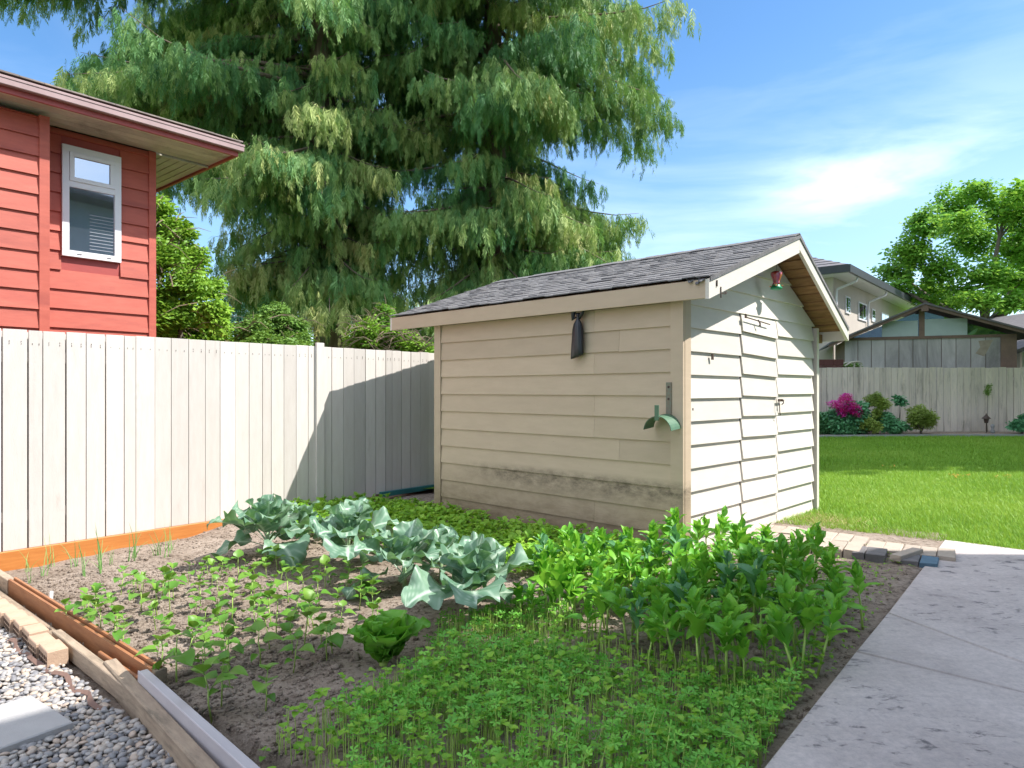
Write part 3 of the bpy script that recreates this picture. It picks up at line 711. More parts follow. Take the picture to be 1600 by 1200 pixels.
    # --- bargeboards and fascias
    def barge(y0, y1, x0, x1, dep, nm, mat, lo=0.012):
        m_ = MB(); z0_, z1_ = roof_z(x0)-lo, roof_z(x1)-lo
        m_.hexa([(x0,y0,z0_-dep),(x1,y0,z1_-dep),(x1,y1,z1_-dep),(x0,y1,z0_-dep),(x0,y0,z0_),(x1,y0,z1_),(x1,y1,z1_),(x0,y1,z0_)], 0.6)
        return m_.build(nm, mat, e)
    barge(YF-0.026, YF+0.006, XL-0.012, XA-0.001, 0.158, 'bargeboard', M_cream)
    barge(YF-0.026, YF+0.006, XA+0.001, XR+0.012, 0.125, 'bargeboard', M_cream)
    barge(YB-0.012, YB+0.020, XL-0.012, XA-0.001, 0.150, 'bargeboard', M_cream)
    barge(YB-0.012, YB+0.020, XA+0.001, XR+0.012, 0.140, 'bargeboard', M_cream)
    m_ = MB(); m_.box(XL-0.012, XL+0.014, YF+0.0065, YB-0.0125, ZL-0.165, ZL-0.014, 0.5, bev=0.002); m_.build('fascia_board', M_shadeside, e)
    m_ = MB(); m_.box(XR-0.014, XR+0.012, YF+0.0065, YB-0.0125, ZR-0.14, ZR-0.016, 0.5, bev=0.002); m_.build('fascia_board', M_cream, e)
    # rusty hook on the front bargeboard
    m_ = MB(); m_.box(0.06,0.068,YF-0.034,YF-0.027,2.10,2.19); m_.box(0.068,0.14,YF-0.034,YF-0.027,2.135,2.142); m_.box(0.13,0.155,YF-0.036,YF-0.027,2.14,2.16); m_.box(-0.01,0.0,YF-0.036,YF-0.027,2.185,2.235); m_.build('rusty_hook', M_iron, e)
    # soffit under the left eave
    m_ = MB(); m_.box(XL+0.015, -0.001, YF+0.01, YB-0.02, ZL-0.125, ZL-0.118, 0.3); m_.build('soffit', M_cream, e)
    return e
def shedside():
    m, t, b, o = nodes_mat('shaded_cream_mouldy')
    v = coords(t, (1,1,4)); c = ramp(t, noise(t, v, 3, 8, 0.65), [(0.3,(0.545,0.43,0.31)), (0.7,(0.49,0.385,0.275))])  # shade put into the colour: same cream paint, darker and warmer here
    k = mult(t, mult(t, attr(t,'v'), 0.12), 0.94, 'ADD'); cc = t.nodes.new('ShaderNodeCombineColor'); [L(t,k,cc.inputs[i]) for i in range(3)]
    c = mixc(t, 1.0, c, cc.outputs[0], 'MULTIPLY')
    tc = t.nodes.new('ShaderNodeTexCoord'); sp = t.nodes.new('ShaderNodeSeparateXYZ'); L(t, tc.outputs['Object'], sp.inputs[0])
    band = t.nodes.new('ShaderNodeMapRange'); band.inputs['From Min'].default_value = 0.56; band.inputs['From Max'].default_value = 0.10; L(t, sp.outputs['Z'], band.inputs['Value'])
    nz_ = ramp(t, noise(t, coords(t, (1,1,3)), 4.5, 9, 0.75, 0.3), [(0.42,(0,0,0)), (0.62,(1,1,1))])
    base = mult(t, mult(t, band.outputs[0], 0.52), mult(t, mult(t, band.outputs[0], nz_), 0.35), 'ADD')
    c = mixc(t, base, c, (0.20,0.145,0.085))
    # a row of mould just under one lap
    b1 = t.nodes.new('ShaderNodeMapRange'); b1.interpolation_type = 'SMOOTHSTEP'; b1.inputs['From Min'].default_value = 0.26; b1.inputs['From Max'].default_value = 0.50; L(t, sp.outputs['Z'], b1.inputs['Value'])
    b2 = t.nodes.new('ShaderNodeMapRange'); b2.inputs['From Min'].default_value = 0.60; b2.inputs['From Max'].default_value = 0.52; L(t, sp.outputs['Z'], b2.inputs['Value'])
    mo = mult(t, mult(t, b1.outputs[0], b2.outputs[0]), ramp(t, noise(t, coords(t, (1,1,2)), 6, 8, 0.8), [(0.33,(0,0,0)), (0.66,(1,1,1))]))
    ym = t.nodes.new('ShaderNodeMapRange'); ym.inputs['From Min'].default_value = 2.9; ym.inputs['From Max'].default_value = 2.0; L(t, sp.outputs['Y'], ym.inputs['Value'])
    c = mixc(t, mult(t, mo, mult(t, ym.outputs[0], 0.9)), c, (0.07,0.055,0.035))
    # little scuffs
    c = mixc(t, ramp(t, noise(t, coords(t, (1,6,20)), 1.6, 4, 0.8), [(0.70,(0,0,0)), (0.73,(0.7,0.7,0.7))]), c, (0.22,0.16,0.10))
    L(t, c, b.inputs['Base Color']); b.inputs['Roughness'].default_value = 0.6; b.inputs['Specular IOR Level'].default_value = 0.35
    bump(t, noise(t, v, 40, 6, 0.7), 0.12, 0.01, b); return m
M_shadeside = shedside()
M_gapdark = m_plain('dark_gap_wood', (0.10,0.075,0.055), None, 4, 0.9, vary=False)
shed()
SHM = Matrix.Translation(SA) @ Matrix.Rotation(SROT, 4, 'Z')
def SP(x, y, z): return SHM @ Vector((x, y, z))
# ------------------------------------------------------------------ things hanging on the shed
def side_y(px):        # local y on the shed side wall for an image column
    k = (px-CX)/FPX; return (SA.x-k*SA.y)/(k*math.cos(SROT)+math.sin(SROT))
def side_z(px, py, off=0.0):
    y = side_y(px); p = SP(0, y, 0); return (CY-py)/FPX*p.y+H-SA.z
def loc_side(px, py, off): return (-off, side_y(px), side_z(px, py))
def hanging_bottle():
    x0 = -0.07; y = side_y(910)
    e = empty('hanging_plastic_pouch', SP(x0, y, side_z(910,560)), SROT, 'black ribbed plastic pouch knotted at the neck, hung under the shed eave', 'pouch')
    zz = lambda py: side_z(910,py)-side_z(910,560)
    px2 = 6.05/1060*1.15
    mb = MB(); V = []; F = []
    prof = [(558, 0.0715, 0.022, 0.012), (556,0.074,0.03,0.010), (545,0.069,0.036,0.006), (530,0.062,0.038,0.002), (515,0.056,0.038,0), (507,0.044,0.033,-0.002), (501,0.020,0.018,-0.003), (498,0.013,0.013,-0.003), (494,0.018,0.016,-0.002), (490,0.030,0.02,0.0)]
    n = 28
    for (py, a, b_, sh_) in prof:
        for k in range(n):
            th = 2*math.pi*k/n; rr = 1+0.07*math.cos(9*th)
            skew = 0.03*math.sin(th)*0 
            yy = a*0.95*math.cos(th)*rr+sh_; dz = -0.02*math.cos(th)*(py > 550) if py > 540 else 0
            V.append((b_*math.sin(th)*rr, yy, zz(py)-dz*(-1)))
    for i in range(len(prof)-1):
        for k in range(n): F.append((i*n+k, i*n+(k+1)%n, (i+1)*n+(k+1)%n, (i+1)*n+k))
    F += [tuple(reversed(range(n))), tuple(range((len(prof)-1)*n, len(prof)*n))]
    mb.add(V, F, 0.5); mb.build('pouch_body', M_black, e, smooth=True)
    # folded-over head
    mb = MB()
    mb.tube([(0,0.02,zz(496)),(-0.01,0.048,zz(500)),(-0.012,0.046,zz(490)),(-0.008,0.02,zz(479)),(0,-0.015,zz(475)),(0.0,-0.05,zz(481)),(0,-0.052,zz(491)),(0,-0.02,zz(499))], [0.010,0.018,0.022,0.028,0.032,0.028,0.020,0.010], 12)
    mb.build('folded_neck', M_black, e, smooth=True)
hanging_bottle()
def hose_hanger():
    y = side_y(1045); z = side_z(1045, 660)
    e = empty('hose_hanger', SP(-0.03, y, z), SROT, 'curved green metal hose hanger fixed to the shed corner trim', 'hose hanger')
    # saddle: half cylinder whose axis points out of the wall
    mb = MB(); n = 16; r = 0.135; V = []; 
    for s_, rr in ((0, r), (1, r-0.005)):
        for xo, sc in ((0.0, 1.0), (-0.155, 1.0)):
            for k in range(n+1):
                th = math.pi*(0.04+0.92*k/n); V.append((xo*1.0, rr*math.cos(th), (rr*math.sin(th))-0.06+xo*0.1))
    m1 = n+1
    F = [(k, k+1, m1+k+1, m1+k) for k in range(n)]+[(2*m1+k+1, 2*m1+k, 3*m1+k, 3*m1+k+1) for k in range(n)]+[(k+1,k,2*m1+k,2*m1+k+1) for k in range(n)]+[(m1+k,m1+k+1,3*m1+k+1,3*m1+k) for k in range(n)]
    mb.add(V, F, 0.5); mb.build('saddle', M_gmetal, e, smooth=False)
    mb = MB(); mb.box(-0.162, -0.156, -0.020, 0.020, 0.02, 0.15, bev=0.002); mb.build('front_tab', M_gmetal, e)
    mb = MB(); mb.box(-0.008, -0.001, -0.045, 0.005, 0.02, 0.34, bev=0.002); mb.build('wall_strap', M_rmetal, e)
    mb = MB()
    for z_ in (0.30, 0.20): mb.lathe([(0.010,0),(0.008,0.006)], n=10); mb.V[-20:] = [(-0.008-p[2], p[0]-0.02, p[1]+z_) for p in mb.V[-20:]]
    mb.build('screws', M_iron, e)
hose_hanger()
def feeder():
    # hangs below the front bargeboard, image column 1213
    best = None
    k = (1213-CX)/FPX; yl = -0.15
    # solve local x for that column
    c, s = math.cos(SROT), math.sin(SROT)
    x = (k*(SA.y+yl*c)-(SA.x-yl*s))/(c-k*s)
    p = SP(x, yl, 0); zt = H+(CY-424)/FPX*p.y; zb = H+(CY-453)/FPX*p.y; h = zt-zb
    e = empty('hummingbird_feeder', (p.x, p.y, zb), SROT, 'red and green hummingbird feeder hanging under the shed gable', 'bird feeder')
    r = h*0.30
    mb = MB(); mb.lathe([(r*0.75,h*0.28),(r*0.55,h*0.40),(r*0.70,h*0.55),(r*1.0,h*0.80),(r*1.02,h*0.93),(r*0.7,h*1.0),(r*0.2,h*1.01)], n=20); mb.build('bottle', M_glassr, e, smooth=True)
    mb = MB(); mb.lathe([(r*0.5,0),(r*0.98,h*0.04),(r*1.02,h*0.12),(r*0.75,h*0.20),(r*0.72,h*0.29)], n=20); mb.build('base', M_gplast, e, smooth=True)
    mb = MB()
    for a in range(4):
        th = a*1.57+0.4; cx, cy = r*0.98*math.cos(th), r*0.98*math.sin(th)
        mb.lathe([(0.004,0),(0.014,0.008),(0.004,0.012)], (cx,cy,h*0.17), 8)
    mb.build('flower_port', M_yplast, e)
    mb = MB(); mb.tube([(0,0,h*1.0),(0.004,0,h*1.1),(0,0,h*1.0+roof_z(x)+SA.z-0.05-zt)], 0.002, 5); mb.build('hanging_wire', M_iron, e)
feeder()

M_dim = m_plain('grey_blind', (0.30,0.33,0.38), None, 5, 0.5, vary=False)
# ------------------------------------------------------------------ red house beyond the fence
HP = Vector((-4.75, 9.0, 0))    # near right corner of the house
def red_house():
    # local x along d_ (0 at corner, negative to the left), local y away from camera
    e = empty('red_house', (HP.x, HP.y, 0), fang, 'red clapboard house with a shallow grey roof beyond the fence', 'house')
    def lx(px):   # local x on the wall plane for an image column
        k = (px-CX)/FPX; return (HP.x-k*HP.y)/(k*d_.y-d_.x)
    ZT = 4.60; BUMP = lx(76); rd = random.Random(2)
    hh = 0.232
    def claps(mb, x0, x1, y, zb, ztop, h):
        z = zb
        while z < ztop-0.02:
            z1 = min(z+h+0.004, ztop)
            mb.hexa([(x0,y-0.030,z),(x1,y-0.030,z),(x1,y,z),(x0,y,z),(x0,y-0.005,z1),(x1,y-0.005,z1),(x1,y,z1),(x0,y,z1)]); z += h
    # window opening on the recessed wall
    wx0, wx1 = lx(95), lx(187)
    zc = lambda px, py: H+(CY-py)/FPX*(HP.y+lx(px)*d_.y)
    wz1 = (zc(96,226)+zc(187,247))/2; wz0 = (zc(95,400)+zc(186,411))/2
    mb = MB(); z = -0.3
    zrow = wz0+0.06-hh*12
    while zrow < ZT:
        z1 = min(zrow+hh+0.004, ZT)
        segs = [(BUMP+0.0, -0.075)] if (z1 <= wz0+0.01 or zrow >= wz1-0.01) else [(BUMP+0.0, wx0-0.002), (wx1+0.002, -0.075)]
        for a, b_ in segs:
            zz0, zz1 = zrow, z1
            mb.hexa([(a,-0.030,zz0),(b_,-0.030,zz0),(b_,0,zz0),(a,0,zz0),(a,-0.005,zz1),(b_,-0.005,zz1),(b_,0,zz1),(a,0,zz1)], rd.random())
        zrow += hh
    mb.build('wall', M_red, e)
    BY = -0.42     # bump-out depth towards the camera
    def lx2(px):
        o = HP+n_*0.42; k = (px-CX)/FPX; return (o.x-k*o.y)/(k*d_.y-d_.x)
    bx = lx2(76); bx0 = lx2(60)
    mb = MB(); claps(mb, -9, bx0, BY, 0.0, ZT-0.06, 0.215); b2 = mb.build('projecting_wall', M_red, e)
    mb = MB(); mb.box(bx0, bx, BY-0.040, BY, -0.3, ZT-0.05, 0.5); mb.box(bx-0.005, bx-0.001, BY+0.001, -0.001, -0.3, ZT-0.05, 0.5); mb.build('corner_trim', M_red, e)
    mb = MB(); mb.box(-9, bx-0.01, BY+0.002, 5.0, -0.3, ZT-0.06, 0.4); mb.box(bx-0.01, -0.01, 0.002, 5.5, -0.3, ZT-0.003, 0.4); mb.build('wall_core', M_redtrim, e)
    mb = MB(); mb.box(-0.075, 0.012, -0.038, -0.002, -0.3, ZT-0.001, 0.6); mb.box(0.0, 0.012, 0.0, 5.5, -0.3, ZT-0.001, 0.4); mb.build('corner_trim', M_red, e)
    # window
    wf = MB(); W0, W1, Z0, Z1 = wx0, wx1, wz0, wz1
    def fr(mb, x0, x1, z0, z1, y0, y1, t): mb.box(x0,x1,y0,y1,z0,z0+t,bev=.002); mb.box(x0,x1,y0,y1,z1-t,z1,bev=.002); mb.box(x0,x0+t,y0,y1,z0+t,z1-t,bev=.002); mb.box(x1-t,x1,y0,y1,z0+t,z1-t,bev=.002)
    fr(wf, W0, W1, Z0, Z1, -0.055, -0.002, 0.075)
    zm = Z0+(Z1-Z0)*0.655
    wf.box(W0+0.075, W1-0.075, -0.052, -0.003, zm-0.035, zm+0.035)
    fr(wf, W0+0.078, W1-0.078, zm+0.036, Z1-0.078, -0.064, -0.010, 0.05)
    wnd = wf.build('window', M_white, e)
    g_ = MB(); g_.box(W0+0.07, W1-0.07, -0.030, -0.026, Z0+0.07, zm-0.03); g_.box(W0+0.12, W1-0.12, -0.040, -0.036, zm+0.08, Z1-0.12); g_.build('pane', M_glass, wnd)
    bl_ = MB()
    for q in range(11): bl_.box(W0+0.30+0.012*q*0, W1-0.085, -0.0335, -0.0305, Z0+0.12+q*0.042, Z0+0.128+q*0.042)
    bl_.build('blind', M_dim, wnd)
    sl = MB(); sl.box((W0+W1)/2-0.17,(W0+W1)/2-0.12,-0.058,-0.054,Z0+0.03,Z0+0.04); sl.box((W0+W1)/2+0.16,(W0+W1)/2+0.21,-0.058,-0.054,Z0+0.03,Z0+0.04); sl.build('drain_slot', M_dkfas, wnd)
    # roof: shallow hip, overhang OV
    OV = 0.78; OX = 0.75; ez = ZT; 
    x0, x1, y0, y1 = -14, OX, -OV, 6.3
    # soffit boards (front and side)
    mb = MB(); yy = y0+0.02
    k = 0
    while yy < -0.04: mb.box(x0, x1-0.03, yy, yy+0.135, ez+0.004, ez+0.02); yy += 0.145
    xx = 0.02
    while xx < OX-0.05: mb.box(xx, xx+0.105, 0.012, y1-0.02, ez+0.004, ez+0.02); xx += 0.118
    mb.build('soffit', M_soffit, e)
    mb = MB(); mb.box(-0.005, x1-0.03, -0.02, 0.010, ez-0.02, ez+0.003); 
    mb.build('soffit_trim', M_soffit, e)
    mb = MB(); mb.box(x0, x1, y0-0.02, y0+0.01, ez-0.03, ez+0.11, 0.5); mb.box(x1-0.03, x1+0.001, y0+0.011, y1, ez-0.03, ez+0.11, 0.5)
    mb.build('fascia', M_redtrim, e)
    mb = MB(); mb.box(x0, x1+0.05, y0-0.085, y0-0.021, ez+0.03, ez+0.115, 0.5, bev=0.008); mb.box(x0, x1+0.055, y0-0.092, y0-0.078, ez+0.095, ez+0.125, bev=0.004)
    mb.box(x1+0.0015, x1+0.05, y0-0.02, y1, ez+0.03, ez+0.115, 0.5, bev=0.008); mb.build('gutter', M_fascia, e)
    # shingled planes as stepped courses
    mb = MB(); nrow = 26; pitch = 0.30; hw = (y1-y0)/2
    for i in range(nrow):
        a = i*hw/nrow; b_ = min((i+1.3)*hw/nrow, hw)
        za = ez+0.165+a*pitch+0.016; zb = ez+0.16+b_*pitch
        xx = x0
        while xx < x1-a:
            wd = rd.uniform(0.15,0.3); xe = min(xx+wd, x1-a+0.05)
            l = rd.uniform(0,.006)
            mb.hexa([(xx,y0-0.06+a,za-0.018),(xe,y0-0.06+a,za-0.018),(min(xe,x1-b_),y0+b_,zb-0.01),(min(xx,x1-b_),y0+b_,zb-0.01),(xx,y0-0.05+a,za+l),(xe,y0-0.05+a,za+l),(min(xe,x1-b_),y0+b_,zb),(min(xx,x1-b_),y0+b_,zb)])
            xx += wd+0.003
        for yy0, yy1 in ((y0+a, y1-a),):
            mb.hexa([(x1-b_,y0+b_,zb-0.01),(x1+0.05-a,y0+a,za-0.014),(x1+0.05-a,y1-a,za-0.014),(x1-b_,y1-b_,zb-0.01),(x1-b_,y0+b_,zb),(x1+0.05-a,y0+a,za),(x1+0.05-a,y1-a,za),(x1-b_,y1-b_,zb)])
        mb.hexa([(x0,y1-b_,zb-0.01),(x1-b_,y1-b_,zb-0.01),(x1-a,y1-a,za-0.014),(x0,y1-a,za-0.014),(x0,y1-b_,zb),(x1-b_,y1-b_,zb),(x1-a,y1-a,za),(x0,y1-a,za)])
    mb.build('roof', M_roofbrown, e)
M_roofbrown = m_plain('brown_grey_shingle', (0.20,0.165,0.14), (0.11,0.09,0.085), 8, 0.9, (1,1,1), 0.5, 90, dirt=(0.32,0.24,0.17), dirt_lo=0.55, dirt_hi=0.7)
red_house()

# ------------------------------------------------------------------ two-storey house standing right of the camera: its eaves shade the pavement
def right_house():
    zc = 7.0
    P = [Vector((3.46,2.18,0)), Vector((4.56,3.25,0)), Vector((6.05,2.95,0)), Vector((8.76,4.81,0)), Vector((12.0,4.72,0))]
    a = P[1]-(P[1]-P[0]).normalized()*9
    b_ = P[4]+(P[4]-P[3]).normalized()*3
    poly = [a, P[1], P[2], P[3], b_, b_+Vector((4,-9,0)), a+Vector((6,-6,0))]
    e = empty('two_storey_house', (6,-1,0), 0, 'tall pale house with wide eaves standing right of the pavement', 'house')
    off = Vector((6,-1,0)); n = len(poly); cen = sum(poly, Vector())/n
    mb = MB(); mb.prism([(p.x-off.x, p.y-off.y) for p in poly], zc, zc+0.18); 
    c = cen-off; V = [(p.x-off.x,p.y-off.y,zc+0.181) for p in poly]+[(c.x,c.y,zc+1.3)]; mb.add(V, [(i,(i+1)%n,n) for i in range(n)])
    mb.build('roof', M_tile, e)
    inn = [p+(cen-p).normalized()*0.95 for p in poly]
    mb = MB(); mb.prism([(p.x-off.x, p.y-off.y) for p in inn], -0.2, zc); wl = mb.build('wall', M_pinkp, e)
    u = (inn[1]-inn[0]).normalized(); nn_ = Vector((-u.y,u.x,0)); 
    for k, (s_, z_) in enumerate(((2,4.4),(5,4.4),(2,1.2),(5,1.2))):
        p = inn[0]+u*s_-off; ww = MB(); M = Matrix.Translation((p.x,p.y,z_)) @ Matrix.Rotation(math.atan2(u.y,u.x),4,'Z')
        ww.box(-0.7,0.7,-0.02,0.04,0,1.3, M=M); wo = ww.build('window', M_white, e); g_ = MB(); g_.box(-0.62,0.62,0.041,0.046,0.08,1.22, M=M); g_.build('pane', M_glass, wo)
right_house()

# ------------------------------------------------------------------ back of the garden
BFY = 20.0
def back_fence():
    e = empty('weathered_fence', (0, BFY, 0), 0, 'weathered grey board fence across the back of the lawn', 'fence')
    mb = MB(); x = -1.0; rd = random.Random(9); tx = (1405-CX)/FPX*BFY
    while x < 22:
        wd = rd.choice((0.14,0.15,0.15,0.16))*(1.0 if x < tx else 1.28); zt = 2.125+rd.uniform(-0.012,0.012); y0 = rd.uniform(-.008,.008)
        if abs(x-14.2) < 0.1: zt -= 0.0
        mb.box(x, x+wd, y0-0.022, y0, 0.12, zt, bev=0.003); x += wd+rd.choice((0.008,0.012,0.02))
    mb.build('fence_boards', M_fence2, e)
    mb = MB(); mb.box(tx-0.03,tx+0.05,0.02,0.12,0.1,2.12); mb.box(-1,22,0.03,0.07,1.75,1.84); mb.box(-1,22,0.03,0.07,0.45,0.54); mb.build('rail', M_fence2, e)
back_fence()
# flower bed kerb and soil
mb = MB(); pts = [(-2+i*0.5) for i in range(60)]
def kerb_y(x): return 18.15+0.45*math.sin((x-8)*0.28) if x < 16 else 18.15+0.45*math.sin(8*0.28)+(x-16)*0.05
V = []; F = []
for i in range(120):
    x = 2+i*0.2; y = kerb_y(x); V += [(x,y-0.05,0.0),(x,y-0.05,0.25),(x,y+0.05,0.25),(x,y+0.05,0.0)]
for i in range(119):
    for k in range(3): F.append((i*4+k, i*4+4+k, i*4+5+k, i*4+1+k))
mb.add(V, F); o = mb.build('lawn_kerb', M_kerb); tag(o, kind='structure')
V = []; F = []
for i in range(120): x = 2+i*0.2; V += [(x,kerb_y(x)+0.05,0.235),(x,BFY+0.5,0.24)]
for i in range(119): F.append((2*i,2*i+2,2*i+3,2*i+1))
mb = MB(); mb.add(V, F); tag(mb.build('flower_bed_soil', M_soil), kind='structure')

# ------------------------------------------------------------------ old garage behind the back fence
def garage():
    GR = R(-20); gx, gy = math.cos(GR), math.sin(GR); Y0 = 22.8; X0 = (1320-CX)/FPX*Y0
    def lx(px): kk = (px-CX)/FPX; return (kk*Y0-X0)/(gx-kk*gy)
    def zf(px, py): return H+(CY-py)/FPX*(Y0+lx(px)*gy)
    e = empty('old_garage', (X0, Y0, 0), GR, 'weathered grey garage with cloudy plastic sheets in its gable', 'garage')
    W = lx(1588); A = lx(1440); D = 3.0; hz = zf(1450,527); zA = zf(1440,478); zl = zf(1293,540); zr = zf(1622,526)
    mb = MB(); rd = random.Random(4); n = 12
    for i in range(n): a, b_ = i*W/n, (i+1)*W/n-0.02; mb.box(a, b_, -0.02+rd.uniform(-.004,.004), 0.01, 0, hz-0.02)
    mb.build('wall', M_oldwood, e)
    mb = MB(); mb.box(0.02, W-0.02, 0.02, D, 0, hz-0.03); mb.build('wall_core', M_oldtrim, e)
    xl, xr = lx(1293), lx(1622)
    def rz(x): return zl+(zA-zl)*(x-xl)/(A-xl) if x < A else zr-0.0+(zA-zr)*(xr-x)/(xr-A)
    mb = MB()
    for (a, b_) in ((xl, A), (A, xr)):
        mb.hexa([(a,-0.45,rz(a)-0.09),(b_,-0.45,rz(b_)-0.09),(b_,-0.38,rz(b_)-0.09),(a,-0.38,rz(a)-0.09),(a,-0.45,rz(a)),(b_,-0.45,rz(b_)),(b_,-0.38,rz(b_)),(a,-0.38,rz(a))])
    mb.box(A-0.10, A+0.10, -0.47, -0.36, zA-0.22, zA+0.02); mb.box(A-0.08, A+0.08, -0.04, 0.0, hz, zA-0.14); mb.box(0,W,-0.06,-0.021,hz-0.05,hz+0.04)
    mb.build('gable_frame', M_oldtrim, e)
    mb = MB()
    for (a, b_) in ((xl, A), (A, xr)):
        mb.hexa([(a,-0.5,rz(a)+0.002),(b_,-0.5,rz(b_)+0.002),(b_,D+0.4,rz(b_)+0.002),(a,D+0.4,rz(a)+0.002),(a,-0.5,rz(a)+0.06),(b_,-0.5,rz(b_)+0.06),(b_,D+0.4,rz(b_)+0.06),(a,D+0.4,rz(a)+0.06)])
    mb.build('roof', M_tile, e)
    # plastic sheets and dark glass behind
    f1, f2, f3, f4 = lx(1378), lx(1434), lx(1444), lx(1511)
    zt1 = zf(1400,502); zt2 = zf(1475,498); zb = hz+0.045
    mb = MB(); mb.box(f1,f2,-0.035,-0.025,zb,zt1); mb.build('plastic_sheet', M_poly, e); mb = MB(); mb.box(f3,f4,-0.035,-0.025,zb,zt2); mb.build('plastic_sheet', M_poly, e)
    mb = MB(); mb.hexa([(0.2,-0.01,hz+0.041),(W-0.2,-0.01,hz+0.041),(W-0.2,0.01,hz+0.041),(0.2,0.01,hz+0.041),(A-0.1,-0.01,zA-0.2),(A+0.1,-0.01,zA-0.2),(A+0.1,0.01,zA-0.2),(A-0.1,0.01,zA-0.2)]); mb.build('gable_glass', M_glass, e)
    mb = MB(); mb.box(W-0.42,W+0.0,-0.05,-0.022,0.3,hz-0.05); mb.build('corner_board', M_oldtrim, e)
    xx = W*0.79; mb = MB(); mb.add([(xx,-0.026,hz-0.15),(xx+0.4,-0.026,hz-0.12),(xx+0.16,-0.026,hz-0.65),(xx-0.08,-0.026,hz-0.55),(xx+0.05,-0.026,hz-0.35)],[(0,1,2,3,4)]); mb.build('pale_patch', M_paver, e)
garage()
# neighbour two-storey house (taupe) receding along d_
def taupe_house():
    Yc = 26.0; C0 = Vector(((1302-CX)/FPX*Yc, Yc, 0)); k = Yc/FPX
    e = empty('taupe_house', C0, fang, 'taupe two storey house with white trimmed windows behind the shed roof', 'house')
    ze = H+(610-433)*k
    Ln = 18
    mb = MB(); mb.box(0, Ln, 0, 8, 0, ze, 0.5); mb.build('wall', M_stucco, e)
    ov = 0.7
    mb = MB(); mb.box(-ov, Ln+ov, -ov, 8+ov, ze+0.001, ze+0.05, 0.5); mb.build('soffit', M_white, e)
    mb = MB(); mb.box(-ov, Ln+ov, -ov-0.1, -ov-0.001, ze+0.02, ze+0.30, 0.5); mb.box(-ov-0.1, -ov-0.001, -ov-0.1, 8+ov, ze+0.02, ze+0.30, 0.5); mb.build('gutter', M_dkfas, e)
    mb = MB(); rows = 12; Wd = 8+2*ov
    for i in range(rows):
        a = i*Wd/2/rows; b_ = (i+1)*Wd/2/rows; za = ze+0.30+a*0.42+0.03; zb = ze+0.30+b_*0.42
        x0, x1 = -ov, Ln+ov
        mb.hexa([(x0+a,-ov+a,za-0.05),(x1-a,-ov+a,za-0.05),(x1-b_,-ov+b_,zb-0.02),(x0+b_,-ov+b_,zb-0.02),(x0+a,-ov+a,za),(x1-a,-ov+a,za),(x1-b_,-ov+b_,zb),(x0+b_,-ov+b_,zb)])
        mb.hexa([(x0+a,8+ov-a,za-0.05),(x0+a,-ov+a,za-0.05),(x0+b_,-ov+b_,zb-0.02),(x0+b_,8+ov-b_,zb-0.02),(x0+a,8+ov-a,za),(x0+a,-ov+a,za),(x0+b_,-ov+b_,zb),(x0+b_,8+ov-b_,zb)])
        mb.hexa([(x0+b_,8+ov-b_,zb-0.02),(x1-b_,8+ov-b_,zb-0.02),(x1-a,8+ov-a,za-0.05),(x0+a,8+ov-a,za-0.05),(x0+b_,8+ov-b_,zb),(x1-b_,8+ov-b_,zb),(x1-a,8+ov-a,za),(x0+a,8+ov-a,za)])
    mb.build('roof', M_tile, e)
    def lx(px): kk = (px-CX)/FPX; return (C0.x-kk*C0.y)/(kk*d_.y-d_.x)
    def zat(px, py): return H+(CY-py)/FPX*(C0.y+lx(px)*d_.y)
    def win(pa, pb, ya, yb, f=0.07):
        x0, x1 = lx(pa), lx(pb); z1, z0 = zat(pa, ya), zat(pa, yb)
        mb = MB(); mb.box(x0,x1,-0.05,-0.001,z0,z1); o = mb.build('window', M_white, e)
        g_ = MB(); g_.box(x0+f,(x0+x1)/2-f/3,-0.056,-0.0505,z0+f,z1-f); g_.box((x0+x1)/2+f/3,x1-f,-0.056,-0.0505,z0+f,z1-f); g_.build('pane', M_glass, o)
    win(1340,1353,471,499); win(1376,1387,488,502); win(1320,1327,462,489)
    win(1361,1366,482,502)
    # downspouts
    for px in (1303.5, 1353.5):
        mb = MB(); x = lx(px); mb.tube([(x+0.6,-ov+0.02,ze+0.02),(x+0.5,-ov+0.05,ze-0.15),(x+0.05,-0.09,ze-0.45),(x,-0.08,ze-0.7),(x,-0.08,0.2)], 0.05, 8); mb.build('downspout', M_white, e)
taupe_house()
